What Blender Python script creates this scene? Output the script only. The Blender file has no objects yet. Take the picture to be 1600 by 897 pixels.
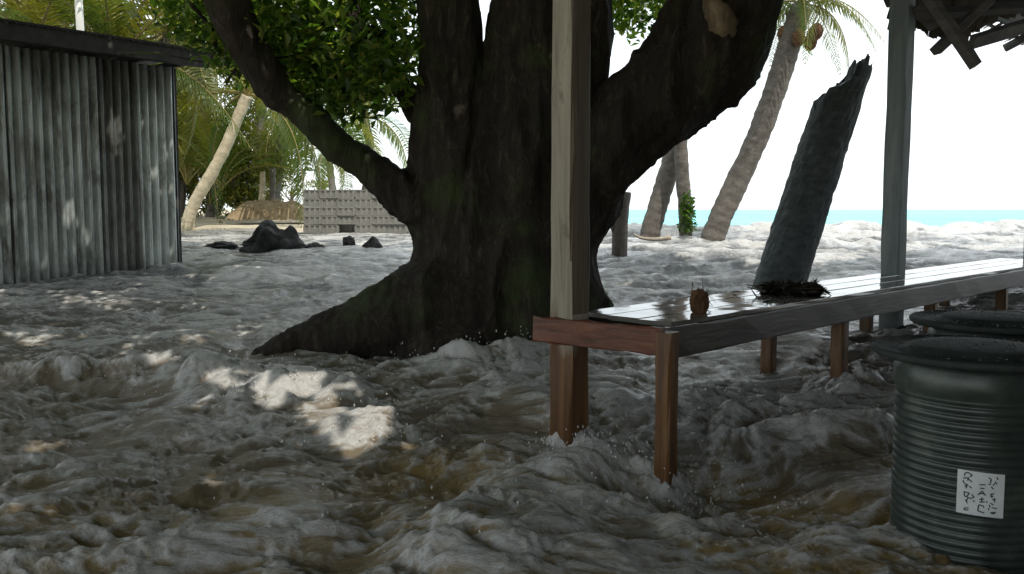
import bpy, bmesh, math, random
import numpy as np
from mathutils import Vector, Matrix, Euler

# ------------------------------------------------------------------ scene, camera, light
S = bpy.context.scene
C = S.collection
rng = np.random.default_rng(7)
random.seed(7)
R = math.radians
CAM = np.array([0.0, 0.0, 1.5]); FPX = 1386.0; PITCH = R(5.0)
cd = bpy.data.cameras.new('camera'); co = bpy.data.objects.new('camera', cd); C.objects.link(co)
co.location = CAM; co.rotation_euler = (R(90) - PITCH, 0, 0)
cd.sensor_width = 36.0; cd.lens = 36.0 * FPX / 1600.0; cd.clip_start = 0.05; cd.clip_end = 20000
S.camera = co

SUN = np.array([0.30, -0.42, 0.85]); SUN /= np.linalg.norm(SUN)
w = bpy.data.worlds.new('World'); S.world = w; w.use_nodes = True
nt = w.node_tree; bg = nt.nodes['Background']
sky = nt.nodes.new('ShaderNodeTexSky'); sky.sky_type = 'NISHITA'; sky.sun_disc = False
sky.sun_elevation = math.asin(SUN[2]); sky.sun_rotation = math.atan2(SUN[0], SUN[1])
sky.air_density = 1.0; sky.dust_density = 1.5; sky.ozone_density = 1.0
# thin bright cloud drawn over the whole sky, a little uneven
tcw = nt.nodes.new('ShaderNodeTexCoord'); cl = nt.nodes.new('ShaderNodeTexNoise'); cl.inputs['Scale'].default_value = 2.2; cl.inputs['Detail'].default_value = 6
nt.links.new(tcw.outputs['Generated'], cl.inputs['Vector'])
mrw = nt.nodes.new('ShaderNodeMapRange'); mrw.inputs[1].default_value = 0.3; mrw.inputs[2].default_value = 0.7; mrw.inputs[3].default_value = 0.72; mrw.inputs[4].default_value = 0.98
nt.links.new(cl.outputs['Fac'], mrw.inputs[0])
mw = nt.nodes.new('ShaderNodeMix'); mw.data_type = 'RGBA'
nt.links.new(mrw.outputs[0], mw.inputs[0]); nt.links.new(sky.outputs[0], mw.inputs[6]); mw.inputs[7].default_value = (7.6, 8.1, 8.3, 1)
nt.links.new(mw.outputs[2], bg.inputs[0]); bg.inputs[1].default_value = 0.15
sd = bpy.data.lights.new('sun', 'SUN'); so = bpy.data.objects.new('sun', sd); C.objects.link(so)
sd.energy = 2.8; sd.angle = R(0.5); sd.color = (1.0, 0.94, 0.84)
so.rotation_euler = Vector(SUN).to_track_quat('Z', 'Y').to_euler(); so.location = (3, -4, 12)
S.view_settings.view_transform = 'Standard'; S.view_settings.look = 'None'
S.view_settings.gamma = 1.0; S.view_settings.use_curve_mapping = False
S.view_settings.exposure = 0.5
S.cycles.max_bounces = 6; S.cycles.diffuse_bounces = 3; S.cycles.glossy_bounces = 3
S.cycles.transparent_max_bounces = 8; S.cycles.caustics_reflective = False; S.cycles.caustics_refractive = False

# ------------------------------------------------------------------ noise
_p = np.random.default_rng(3).permutation(512).astype(np.int64)
PERM = np.concatenate([_p, _p, _p])
_g = np.random.default_rng(4).normal(size=(512, 3)); _g /= np.linalg.norm(_g, axis=1)[:, None]

def perlin(x, y, z=0.0):
    """gradient noise in about -1..1"""
    x, y, z = np.broadcast_arrays(np.asarray(x, float), np.asarray(y, float), np.asarray(z, float))
    xi, yi, zi = np.floor(x).astype(np.int64), np.floor(y).astype(np.int64), np.floor(z).astype(np.int64)
    xf, yf, zf = x - xi, y - yi, z - zi
    f = lambda t: t * t * t * (t * (t * 6 - 15) + 10)
    u, v, w_ = f(xf), f(yf), f(zf)
    def corner(a, b, c):
        h = PERM[(PERM[(PERM[(xi + a) & 511] + yi + b) & 511] + zi + c) & 511]
        g = _g[h]
        return g[..., 0] * (xf - a) + g[..., 1] * (yf - b) + g[..., 2] * (zf - c)
    L = lambda a, b, t: a + (b - a) * t
    r = L(L(L(corner(0, 0, 0), corner(1, 0, 0), u), L(corner(0, 1, 0), corner(1, 1, 0), u), v),
          L(L(corner(0, 0, 1), corner(1, 0, 1), u), L(corner(0, 1, 1), corner(1, 1, 1), u), v), w_)
    return r * 1.6

def fbm(x, y, z=0.0, o=4):
    s, a = 0.0, 1.0
    for i in range(o):
        s = s + a * perlin(x * 2 ** i + 17.3 * i, y * 2 ** i - 9.1 * i, np.asarray(z) * 2 ** i)
        a *= 0.5
    return s

def sstep(a, b, x):
    t = np.clip((x - a) / (b - a), 0, 1); return t * t * (3 - 2 * t)

# ------------------------------------------------------------------ helpers
def P(px, py, Y):
    """the point of the place seen at a pixel of the 1600x897 photograph, at distance Y in front of the camera"""
    u = (px - 800) / FPX; v = (448.5 - py) / FPX
    d = np.array([u, math.cos(PITCH) + v * math.sin(PITCH), v * math.cos(PITCH) - math.sin(PITCH)])
    return CAM + d * (Y / d[1])

def tag(o, label=None, cat=None, group=None, kind=None):
    if label: o['label'] = label
    if cat: o['category'] = cat
    if group: o['group'] = group
    if kind: o['kind'] = kind
    return o

def empty(name, loc, label=None, cat=None, group=None, rz=0.0):
    o = bpy.data.objects.new(name, None); C.objects.link(o)
    o.location = [float(a) for a in loc]; o.rotation_euler = (0, 0, rz); o.empty_display_size = 0.1
    return tag(o, label, cat, group)

def offset_of(o):
    v = Vector((0, 0, 0))
    while o is not None:
        v += o.location; o = o.parent
    return np.array(v)

def make(name, V, F, mat, parent=None, smooth=False, attr=None, local=False, origin=None):
    """one mesh object. V in world coordinates unless local."""
    V = np.asarray(V, float)
    me = bpy.data.meshes.new(name)
    org = np.zeros(3)
    if not local:
        if parent is not None: V = V - offset_of(parent)
        elif origin is not None: org = np.asarray(origin, float); V = V - org
    if isinstance(F, np.ndarray):
        k = F.shape[1]; m = F.shape[0]
        me.vertices.add(len(V)); me.vertices.foreach_set('co', V.astype(np.float32).ravel())
        me.loops.add(m * k); me.loops.foreach_set('vertex_index', F.astype(np.int32).ravel())
        me.polygons.add(m); me.polygons.foreach_set('loop_start', np.arange(0, m * k, k, dtype=np.int32))
        me.update(calc_edges=True); me.validate()
    else:
        me.from_pydata([tuple(v) for v in V], [], F); me.update()
    for k_, a in (attr or {}).items():
        at = me.attributes.new(k_, 'FLOAT', 'POINT'); at.data.foreach_set('value', np.asarray(a, np.float32))
    if smooth: me.polygons.foreach_set('use_smooth', np.ones(len(me.polygons), bool))
    if mat: me.materials.append(mat)
    o = bpy.data.objects.new(name, me); C.objects.link(o)
    o.location = [float(a) for a in org]
    if parent is not None: o.parent = parent
    return o

class MB:
    """collects shapes into one mesh"""
    def __init__(s): s.V = []; s.F = []
    def add(s, V, F):
        n = len(s.V); s.V += [tuple(map(float, v)) for v in V]; s.F += [tuple(n + i for i in f) for f in F]; return s
    def box(s, c, h, ax=None, jit=0.0, bev=0.0):
        """box at centre c with half sizes h along axes ax (rows); chamfered along all edges when bev"""
        c = np.asarray(c, float); ax = np.eye(3) if ax is None else np.asarray(ax, float); h = np.asarray(h, float)
        bm = bmesh.new(); bmesh.ops.create_cube(bm, size=2.0)
        for v in bm.verts: v.co = Vector(np.array(v.co) * h)
        if bev > 0: bmesh.ops.bevel(bm, geom=list(bm.edges), offset=bev, segments=1, affect='EDGES')
        bm.verts.ensure_lookup_table()
        V = [c + np.array(v.co) @ ax + (rng.normal(0, jit, 3) if jit else 0) for v in bm.verts]
        F = [tuple(v.index for v in f.verts) for f in bm.faces]
        bm.free(); return s.add(V, F)
    def tube(s, pts, rad, n=10, cap=True):
        V, F = tube(pts, rad, n, cap); return s.add(V, F)
    def build(s, name, mat, parent=None, **k): return make(name, np.array(s.V), s.F, mat, parent, **k)

def frames(pts):
    pts = np.asarray(pts, float)
    T = np.gradient(pts, axis=0); T /= np.linalg.norm(T, axis=1)[:, None]
    ref = np.array([0.13, 0.9, 0.2]) if abs(T[0][1]) < 0.8 else np.array([1.0, 0.1, 0.1])
    N = []
    for t in T:
        ref = ref - t * ref.dot(t); ref /= np.linalg.norm(ref); N.append(ref)
    N = np.array(N); return T, N, np.cross(T, N)

def tube(pts, rad, n=10, cap=True):
    pts = np.asarray(pts, float); rad = np.broadcast_to(np.asarray(rad, float), (len(pts),))
    T, N, B = frames(pts)
    a = np.arange(n) * 2 * math.pi / n
    V = [pts[i] + rad[i] * (np.cos(t) * N[i] + np.sin(t) * B[i]) for i in range(len(pts)) for t in a]
    F = [(i * n + j, i * n + (j + 1) % n, (i + 1) * n + (j + 1) % n, (i + 1) * n + j) for i in range(len(pts) - 1) for j in range(n)]
    if cap: F += [tuple(range(n))[::-1], tuple((len(pts) - 1) * n + j for j in range(n))]
    return V, F

def spline(pts, n):
    """Catmull-Rom through rows of any width"""
    p = np.asarray(pts, float); p = np.vstack([2 * p[0] - p[1], p, 2 * p[-1] - p[-2]])
    out = []
    m = len(p) - 3
    for t in np.linspace(0, m - 1e-6, n):
        i = int(t); f = t - i; a, b, c, d = p[i:i + 4]
        out.append(0.5 * (2 * b + (c - a) * f + (2 * a - 5 * b + 4 * c - d) * f * f + (3 * b - a - 3 * c + d) * f ** 3))
    return np.array(out)

# ------------------------------------------------------------------ materials
def material(name):
    m = bpy.data.materials.new(name); m.use_nodes = True
    n = m.node_tree.nodes; return m, n, m.node_tree.links, n['Principled BSDF']

def noise_node(n, l, scale, detail=4, rough=0.6, dist=0.0, stretch=None, coord='Object'):
    tc = n.new('ShaderNodeTexCoord'); t = n.new('ShaderNodeTexNoise')
    t.inputs['Scale'].default_value = scale; t.inputs['Detail'].default_value = detail
    t.inputs['Roughness'].default_value = rough; t.inputs['Distortion'].default_value = dist
    if stretch:
        mp = n.new('ShaderNodeMapping'); mp.inputs['Scale'].default_value = stretch
        l.new(tc.outputs[coord], mp.inputs['Vector']); l.new(mp.outputs[0], t.inputs['Vector'])
    else: l.new(tc.outputs[coord], t.inputs['Vector'])
    return t.outputs['Fac']

def ramp(n, l, fac, stops):
    r = n.new('ShaderNodeValToRGB'); e = r.color_ramp.elements
    while len(e) > 1: e.remove(e[-1])
    e[0].position, e[0].color = stops[0][0], (*stops[0][1], 1)
    for p_, c_ in stops[1:]:
        k = e.new(p_); k.color = (*c_, 1)
    l.new(fac, r.inputs[0]); return r.outputs[0]

def mix(n, l, fac, a, b, mode='MIX'):
    m = n.new('ShaderNodeMix'); m.data_type = 'RGBA'; m.blend_type = mode
    for i, s_ in ((0, fac), (6, a), (7, b)):
        if hasattr(s_, 'is_linked') or isinstance(s_, bpy.types.NodeSocket): l.new(s_, m.inputs[i])
        elif isinstance(s_, (int, float)): m.inputs[i].default_value = s_
        else: m.inputs[i].default_value = (*s_, 1)
    return m.outputs[2]

def bump(n, l, bsdf, h, strength=0.4, dist=0.02):
    b = n.new('ShaderNodeBump'); b.inputs['Strength'].default_value = strength; b.inputs['Distance'].default_value = dist
    l.new(h, b.inputs['Height']); l.new(b.outputs[0], bsdf.inputs['Normal'])

def simple(name, lo, hi, scale=8, rough=0.8, stretch=None, detail=5, bs=0.4, bd=0.01, a=0.3, b=0.7, spec=0.3):
    m, n, l, p = material(name)
    f = noise_node(n, l, scale, detail, 0.65, 0.2, stretch)
    l.new(ramp(n, l, f, [(a, lo), (b, hi)]), p.inputs['Base Color'])
    p.inputs['Roughness'].default_value = rough; p.inputs['Specular IOR Level'].default_value = spec
    bump(n, l, p, f, bs, bd); return m

def attr_node(n, name):
    a = n.new('ShaderNodeAttribute'); a.attribute_name = name; return a.outputs['Fac']

def mat_bark():
    m, n, l, p = material('old_bark')
    f = noise_node(n, l, 15, 8, 0.75, 0.9, (1, 1, 0.3))
    base = ramp(n, l, f, [(0.3, (0.016, 0.013, 0.010)), (0.55, (0.042, 0.034, 0.026)), (0.75, (0.14, 0.115, 0.09))])
    g = noise_node(n, l, 1.3, 5, 0.7, 0.4)
    moss = ramp(n, l, g, [(0.52, (0, 0, 0)), (0.66, (1, 1, 1))])
    c1 = mix(n, l, moss, base, (0.05, 0.07, 0.025))
    q = noise_node(n, l, 4.2, 5, 0.75, 1.0)
    lich = ramp(n, l, q, [(0.68, (0, 0, 0)), (0.74, (0.8, 0.8, 0.8))])
    l.new(mix(n, l, lich, c1, (0.22, 0.20, 0.15)), p.inputs['Base Color'])
    p.inputs['Roughness'].default_value = 0.85; p.inputs['Specular IOR Level'].default_value = 0.25
    bump(n, l, p, f, 1.0, 0.05); return m

def mat_palm_bark(name, lo, hi):
    m, n, l, p = material(name)
    f = noise_node(n, l, 7, 5, 0.7, 0.4, (1, 1, 1.8))
    l.new(ramp(n, l, f, [(0.3, lo), (0.7, hi)]), p.inputs['Base Color'])
    p.inputs['Roughness'].default_value = 0.85; bump(n, l, p, f, 0.5, 0.02); return m

def mat_leaf(name, cols, trans=0.35, rough=0.45, by='tint'):
    m, n, l, p = material(name)
    if by == 'tint': f = attr_node(n, 'tint')
    else:
        oi = n.new('ShaderNodeObjectInfo'); f = oi.outputs['Random']
    c = ramp(n, l, f, [(i / (len(cols) - 1), c_) for i, c_ in enumerate(cols)])
    l.new(c, p.inputs['Base Color']); p.inputs['Roughness'].default_value = rough
    p.inputs['Specular IOR Level'].default_value = 0.4
    tr = n.new('ShaderNodeBsdfTranslucent'); l.new(mix(n, l, 1.0, c, (1.35, 1.45, 0.55), 'MULTIPLY'), tr.inputs[0])
    ms = n.new('ShaderNodeMixShader'); ms.inputs[0].default_value = trans
    l.new(p.outputs[0], ms.inputs[1]); l.new(tr.outputs[0], ms.inputs[2])
    l.new(ms.outputs[0], n['Material Output'].inputs[0]); return m

def mat_post():
    """weathered grey timber, brown and wet near the water"""
    m, n, l, p = material('post_timber')
    f = noise_node(n, l, 14, 6, 0.7, 0.5, (1, 1, 0.06))
    dry = ramp(n, l, f, [(0.3, (0.15, 0.135, 0.10)), (0.5, (0.30, 0.275, 0.215)), (0.7, (0.40, 0.365, 0.29))])
    wet = ramp(n, l, f, [(0.3, (0.05, 0.022, 0.008)), (0.55, (0.14, 0.065, 0.022)), (0.72, (0.22, 0.12, 0.05))])
    tc = n.new('ShaderNodeTexCoord'); sx = n.new('ShaderNodeSeparateXYZ'); l.new(tc.outputs['Object'], sx.inputs[0])
    k = noise_node(n, l, 6, 3, 0.6, 0.0, (1, 1, 0.3))
    ad = n.new('ShaderNodeMath'); ad.operation = 'MULTIPLY_ADD'; ad.inputs[1].default_value = -0.9
    l.new(k, ad.inputs[0]); l.new(sx.outputs[2], ad.inputs[2])
    mr = n.new('ShaderNodeMapRange'); mr.inputs[1].default_value = 0.25; mr.inputs[2].default_value = 0.45
    mr.inputs[3].default_value = 1; mr.inputs[4].default_value = 0; l.new(ad.outputs[0], mr.inputs[0])
    st = noise_node(n, l, 3.1, 5, 0.75, 0.8, (1, 1, 0.5))
    stain = ramp(n, l, st, [(0.56, (0, 0, 0)), (0.68, (0.75, 0.75, 0.75))])
    c = mix(n, l, stain, dry, (0.07, 0.05, 0.035))
    l.new(mix(n, l, mr.outputs[0], c, wet), p.inputs['Base Color'])
    rr = n.new('ShaderNodeMapRange'); rr.inputs[3].default_value = 0.8; rr.inputs[4].default_value = 0.3
    l.new(mr.outputs[0], rr.inputs[0]); l.new(rr.outputs[0], p.inputs['Roughness'])
    bump(n, l, p, f, 0.5, 0.008); return m

def mat_glarepost():  # blue grey of lens glare painted into the timber colour
    m, n, l, p = material('glare_tinted_post_timber')
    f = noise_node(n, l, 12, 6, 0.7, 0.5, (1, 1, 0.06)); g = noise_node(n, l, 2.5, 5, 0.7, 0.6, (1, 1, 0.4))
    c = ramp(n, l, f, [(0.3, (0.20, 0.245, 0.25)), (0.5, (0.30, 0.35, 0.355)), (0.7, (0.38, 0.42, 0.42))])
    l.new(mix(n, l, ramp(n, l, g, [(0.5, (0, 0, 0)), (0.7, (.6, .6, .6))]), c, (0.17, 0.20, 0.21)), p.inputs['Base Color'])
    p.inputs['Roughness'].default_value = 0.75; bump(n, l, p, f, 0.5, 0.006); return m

def mat_wood(name, lo, mid, hi, rough, stretch, bd=0.006):
    m, n, l, p = material(name)
    f = noise_node(n, l, 12, 6, 0.7, 0.6, stretch)
    l.new(ramp(n, l, f, [(0.3, lo), (0.5, mid), (0.72, hi)]), p.inputs['Base Color'])
    p.inputs['Roughness'].default_value = rough; bump(n, l, p, f, 0.5, bd); return m

def mat_tin(name, lo, hi, rust):
    m, n, l, p = material(name)
    f = noise_node(n, l, 2.2, 5, 0.65, 0.4, (1, 1, 0.5))
    c = ramp(n, l, f, [(0.35, lo), (0.65, hi)])
    g = noise_node(n, l, 3.4, 6, 0.75, 0.5, (1, 1, 0.35))
    k = ramp(n, l, g, [(0.46, (0, 0, 0)), (0.64, (0.85, 0.85, 0.85))])
    l.new(mix(n, l, k, c, rust), p.inputs['Base Color'])
    p.inputs['Metallic'].default_value = 0.35
    p.inputs['Roughness'].default_value = 0.5; bump(n, l, p, g, 0.15, 0.004); return m

def mat_water():
    """turbid water carrying lacy foam; the lace is drawn out along the flow coordinate stored on the mesh"""
    m, n, l, p = material('flood_water')
    fo = attr_node(n, 'foam'); mu = attr_node(n, 'mud')
    at = n.new('ShaderNodeAttribute'); at.attribute_name = 'flow'
    def tex(scale, detail, rough, dist, st):
        mp = n.new('ShaderNodeMapping'); mp.inputs['Scale'].default_value = st; l.new(at.outputs['Vector'], mp.inputs['Vector'])
        t = n.new('ShaderNodeTexNoise'); t.inputs['Scale'].default_value = scale; t.inputs['Detail'].default_value = detail
        t.inputs['Roughness'].default_value = rough; t.inputs['Distortion'].default_value = dist; l.new(mp.outputs[0], t.inputs['Vector']); return t.outputs['Fac']
    def mth(op, a, b=0.0, c=0.0):
        k = n.new('ShaderNodeMath'); k.operation = op
        for i, v in enumerate((a, b, c)):
            if isinstance(v, bpy.types.NodeSocket): l.new(v, k.inputs[i])
            else: k.inputs[i].default_value = v
        return k.outputs[0]
    f1 = tex(4.2, 8, 0.68, 0.35, (1, 1.3, 1)); f2 = tex(17.0, 6, 0.72, 0.5, (1, 1.25, 1)); f3 = tex(2.2, 4, 0.6, 1.5, (1, 1.4, 1))
    ridge = mth('SUBTRACT', 1.0, mth('MULTIPLY', mth('ABSOLUTE', mth('SUBTRACT', f1, 0.5)), 7.0))
    ridge2 = mth('SUBTRACT', 1.0, mth('MULTIPLY', mth('ABSOLUTE', mth('SUBTRACT', f2, 0.5)), 6.0))
    q = mth('MULTIPLY_ADD', ridge2, 0.30, mth('MULTIPLY', ridge, 0.42))
    q = mth('MULTIPLY_ADD', fo, 1.5, q)
    mr = n.new('ShaderNodeMapRange'); mr.interpolation_type = 'SMOOTHSTEP'
    mr.inputs[1].default_value = 0.42; mr.inputs[2].default_value = 1.55; l.new(q, mr.inputs[0])
    f4 = noise_node(n, l, 30, 5, 0.7, 0.5)
    F = mth('MINIMUM', mth('MULTIPLY', mr.outputs[0], mth('MULTIPLY_ADD', f4, 1.5, 0.30)), 1.0)
    wet = mix(n, l, ramp(n, l, f3, [(0.35, (0, 0, 0)), (0.65, (1, 1, 1))]), (0.072, 0.076, 0.078), (0.14, 0.146, 0.152))
    wet = mix(n, l, mu, wet, (0.215, 0.15, 0.06))
    fm = mix(n, l, f2, (0.28, 0.275, 0.265), (0.64, 0.635, 0.62))
    l.new(mix(n, l, F, wet, fm), p.inputs['Base Color'])
    rr = n.new('ShaderNodeMapRange'); rr.inputs[3].default_value = 0.05; rr.inputs[4].default_value = 0.28
    l.new(F, rr.inputs[0]); l.new(rr.outputs[0], p.inputs['Roughness']); p.inputs['IOR'].default_value = 1.33
    hb = mth('MULTIPLY_ADD', f4, 0.30, mth('MULTIPLY_ADD', f1, 1.5, mth('MULTIPLY', f2, 0.5))); bump(n, l, p, hb, 0.6, 0.03); return m

def mat_sea():
    m, n, l, p = material('lagoon_sea')
    f = noise_node(n, l, 0.05, 5, 0.6, 0.5, (1, 2.5, 1))
    l.new(ramp(n, l, f, [(0.35, (0.12, 0.52, 0.54)), (0.7, (0.24, 0.66, 0.66))]), p.inputs['Base Color'])
    g = noise_node(n, l, 1.2, 6, 0.7, 0.4, (0.5, 1.4, 1))
    p.inputs['Roughness'].default_value = 0.4; p.inputs['IOR'].default_value = 1.33; p.inputs['Specular IOR Level'].default_value = 0.45
    bump(n, l, p, g, 0.5, 0.3); return m

M = dict(
    bark=mat_bark(), post=mat_post(), glarepost=mat_glarepost(), water=mat_water(), sea=mat_sea(),
    sand=simple('beach_sand', (0.36, 0.31, 0.23), (0.52, 0.47, 0.37), 3.0, 0.9, bd=0.02),
    soil=simple('sandy_bank', (0.13, 0.09, 0.05), (0.34, 0.26, 0.16), 4.0, 0.95, bd=0.04),
    rock=simple('dark_rock', (0.02, 0.02, 0.02), (0.07, 0.068, 0.07), 5.0, 0.9, bd=0.04),
    concrete=simple('concrete_block', (0.14, 0.135, 0.12), (0.25, 0.245, 0.22), 4.0, 0.9, bd=0.006),
    leaf=mat_leaf('broad_leaf', [(0.025, 0.055, 0.014), (0.06, 0.125, 0.026), (0.11, 0.19, 0.036), (0.22, 0.27, 0.06), (0.32, 0.31, 0.08)], 0.6),
    shrubleaf=mat_leaf('shrub_leaf', [(0.05, 0.075, 0.014), (0.11, 0.125, 0.02), (0.22, 0.20, 0.035)]),
    frond=mat_leaf('palm_leaflet', [(0.085, 0.12, 0.018), (0.05, 0.085, 0.014), (0.17, 0.155, 0.026), (0.11, 0.135, 0.02)], 0.5, 0.4, 'random'),
    rachis=simple('palm_rib', (0.16, 0.14, 0.04), (0.26, 0.21, 0.07), 6, 0.6),
    palm=mat_palm_bark('pale_palm_bark', (0.36, 0.30, 0.20), (0.66, 0.58, 0.42)),
    palmgrey=mat_palm_bark('grey_palm_bark', (0.07, 0.06, 0.05), (0.17, 0.15, 0.13)),
    snag=mat_palm_bark('glare_tinted_dead_palm_bark', (0.05, 0.062, 0.065), (0.13, 0.15, 0.155)),  # bluish grey tint stands in for glare veiling the trunk
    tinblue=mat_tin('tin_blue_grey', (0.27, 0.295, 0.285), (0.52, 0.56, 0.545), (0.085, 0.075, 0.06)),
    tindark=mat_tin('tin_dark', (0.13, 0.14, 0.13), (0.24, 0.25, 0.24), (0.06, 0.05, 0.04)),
    tinlight=mat_tin('tin_light', (0.32, 0.36, 0.35), (0.58, 0.63, 0.61), (0.12, 0.10, 0.08)),
    dark=simple('tarred_timber', (0.03, 0.03, 0.03), (0.07, 0.068, 0.065), 6, 0.75),
    red=mat_wood('red_brown_board', (0.045, 0.014, 0.007), (0.12, 0.035, 0.015), (0.2, 0.075, 0.035), 0.45, (0.3, 0.3, 2)),
    leg=mat_wood('wet_brown_leg', (0.04, 0.018, 0.007), (0.13, 0.06, 0.02), (0.24, 0.13, 0.05), 0.35, (1.5, 1.5, 0.08)),
    rail=mat_wood('dark_wet_rail', (0.02, 0.02, 0.017), (0.05, 0.045, 0.035), (0.09, 0.08, 0.06), 0.4, (0.2, 0.2, 2)),
    plank=mat_wood('wet_plank', (0.10, 0.095, 0.085), (0.18, 0.17, 0.15), (0.26, 0.25, 0.22), 0.07, (0.25, 0.25, 1), 0.0012),
    rafter=mat_wood('grey_rafter', (0.06, 0.06, 0.06), (0.12, 0.115, 0.11), (0.17, 0.165, 0.155), 0.8, (0.3, 0.3, 1)),
    thatch=mat_wood('palm_thatch', (0.05, 0.045, 0.03), (0.12, 0.10, 0.065), (0.2, 0.17, 0.11), 0.9, (1, 1, 0.3)),
    white=simple('white_paint', (0.72, 0.72, 0.70), (0.82, 0.82, 0.80), 3, 0.5, bd=0.002),
    husk=simple('coconut_husk', (0.06, 0.03, 0.015), (0.2, 0.11, 0.06), 14, 0.9, bd=0.02),
    litter=simple('dead_leaf', (0.015, 0.013, 0.01), (0.06, 0.05, 0.035), 9, 0.6),
    driftwood=simple('driftwood', (0.22, 0.18, 0.14), (0.4, 0.35, 0.29), 9, 0.8),
    paper=simple('paper', (0.62, 0.66, 0.66), (0.74, 0.77, 0.77), 12, 0.7, bd=0.001),
    ink=simple('ink', (0.03, 0.035, 0.05), (0.06, 0.065, 0.09), 30, 0.7, bd=0.0005),
    heart=simple('torn_wood', (0.09, 0.065, 0.04), (0.30, 0.235, 0.15), 8, 0.8, (1, 1, 0.2)),
)
def mat_drum():
    m, n, l, p = material('dark_green_drum')
    f = noise_node(n, l, 5, 5, 0.7, 0.3)
    l.new(ramp(n, l, f, [(0.3, (0.024, 0.034, 0.03)), (0.55, (0.05, 0.066, 0.058)), (0.72, (0.10, 0.11, 0.095))]), p.inputs['Base Color'])
    r_ = n.new('ShaderNodeMapRange'); r_.inputs[3].default_value = 0.18; r_.inputs[4].default_value = 0.5
    l.new(f, r_.inputs[0]); l.new(r_.outputs[0], p.inputs['Roughness'])
    p.inputs['Metallic'].default_value = 0.15; return m
M['drum'] = mat_drum()
M['lid'] = simple('dull_drum_lid', (0.018, 0.025, 0.023), (0.05, 0.06, 0.055), 7, 0.75, bd=0.003, spec=0.2)

# ------------------------------------------------------------------ setting: ground, water, sea
PY = [-60, 4.0, 5.3, 8.0, 12.0, 14, 18.0, 22.0, 25.0]
PZ = [0.0, 0.0, 0.08, 0.30, 0.58, 0.70, 0.86, 0.93, 0.94]
def level(Y): return np.interp(Y, PY, PZ)

# ground sheet: under the water near by, a sand beach on the left, falling away under the sea
gx = np.concatenate([[-9000, -3000, -1000, -300, -100, -60], np.linspace(-40, 30, 71), [60, 100, 300, 1000, 3000, 9000]])
gy = np.concatenate([[-9000, -1000, -100, -30], np.linspace(-10, 60, 71), [70, 100, 200, 500, 1500, 9000]])
GX, GY = np.meshgrid(gx, gy)
base = level(GY) - 0.75
beach = 1.08 + 0.16 * sstep(21.5, 30, GY) + 0.05 * fbm(GX * 0.3, GY * 0.3)
edge = sstep(19.8, 22.8, GY + 0.5 * perlin(GX * 0.4, GY * 0.2)) * sstep(-2.2, -5.0, GX + 0.12 * (GY - 22))
GZ = base * (1 - edge) + beach * edge
GZ = np.where(GY > 26, np.minimum(GZ, np.where(edge > 0.5, GZ, 0.3)), GZ)
nx_, ny_ = len(gx), len(gy)
def grid_faces(r, c):
    i = np.arange(r - 1)[:, None] * c + np.arange(c - 1)[None, :]
    return np.stack([i, i + 1, i + c + 1, i + c], -1).reshape(-1, 4)
g_ = make('ground', np.stack([GX, GY, GZ], -1).reshape(-1, 3), grid_faces(ny_, nx_), M['sand'], smooth=True)
tag(g_, 'pale sandy beach ground running under the flood', 'ground', kind='structure')

# sea beyond the beach ridge
sx_ = np.array([-9000, -2500, -800, -250, -80, -30, 0, 30, 80, 250, 800, 2500, 9000.0])
sy_ = np.array([24.6, 27, 31, 37, 46, 60, 90, 150, 300, 700, 2000, 9000.0])
SX, SY = np.meshgrid(sx_, sy_)
g_ = make('sea', np.stack([SX, SY, np.full_like(SX, 0.88)], -1).reshape(-1, 3), grid_faces(len(sy_), len(sx_)), M['sea'])
tag(g_, 'turquoise lagoon stretching out to the horizon', 'sea', kind='structure')

# the flood: a fan of fine quads, finer near the viewer
NA, NR = 860, 860
ang = np.linspace(R(-47), R(47), NA); rad = 3.0 * (31.0 / 3.0) ** np.linspace(0, 1, NR)
AA, RR = np.meshgrid(ang, rad)
WX = RR * np.sin(AA); WY = RR * np.cos(AA) - 2.0
def gauss(x0, y0, sx, sy=None, rot=0.0):
    sy = sy or sx; c_, s_ = math.cos(rot), math.sin(rot)
    dx, dy = WX - x0, WY - y0; a, b = dx * c_ + dy * s_, -dx * s_ + dy * c_
    return np.exp(-(a / sx) ** 2 - (b / sy) ** 2)
n1 = perlin(WX * 0.9, WY * 0.9, 3.1); n2 = perlin(WX * 0.9 + 40, WY * 0.9, 7.7)
n3 = perlin(WX * 2.6, WY * 2.6, 1.2); n4 = perlin(WX * 2.6 + 9, WY * 2.6, 5.5)
UX = WX + 0.30 * n1 + 0.075 * n3; UY = WY + 0.30 * n2 + 0.075 * n4
UX2 = UX * 0.8 + 0.25 * UY; UY2 = UY * 1.25 - 0.2 * UX       # flow runs towards the lower left
swell = fbm(WX * 0.45, WY * 0.55, 2.0, 3)
b1 = np.abs(perlin(UX2 * 1.05, UY2 * 1.05, 4.4)); b2 = np.abs(perlin(UX2 * 2.3, UY2 * 2.3, 8.1)); b3 = np.abs(perlin(UX2 * 5.1, UY2 * 5.1, 2.2))
r1 = (1 - np.abs(perlin(UX2 * 1.5, UY2 * 2.0, 11.4))) ** 3
r2 = (1 - np.abs(perlin(UX2 * 3.6, UY2 * 4.6, 12.4))) ** 3
r3 = (1 - np.abs(perlin(UX2 * 8.0 + n3, UY2 * 9.6, 13.9))) ** 2.5
r4 = (1 - np.abs(perlin(UX2 * 17 + 1.5 * n3, UY2 * 20 + n4, 14.9))) ** 2
f5 = perlin(UX2 * 36, UY2 * 36, 15.0)
near = 1 - sstep(6, 12, WY)
far = sstep(13, 20, WY)
right = sstep(-1.0, 3.0, WX)
amp = 0.55 + 0.35 * near - 0.25 * far
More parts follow.
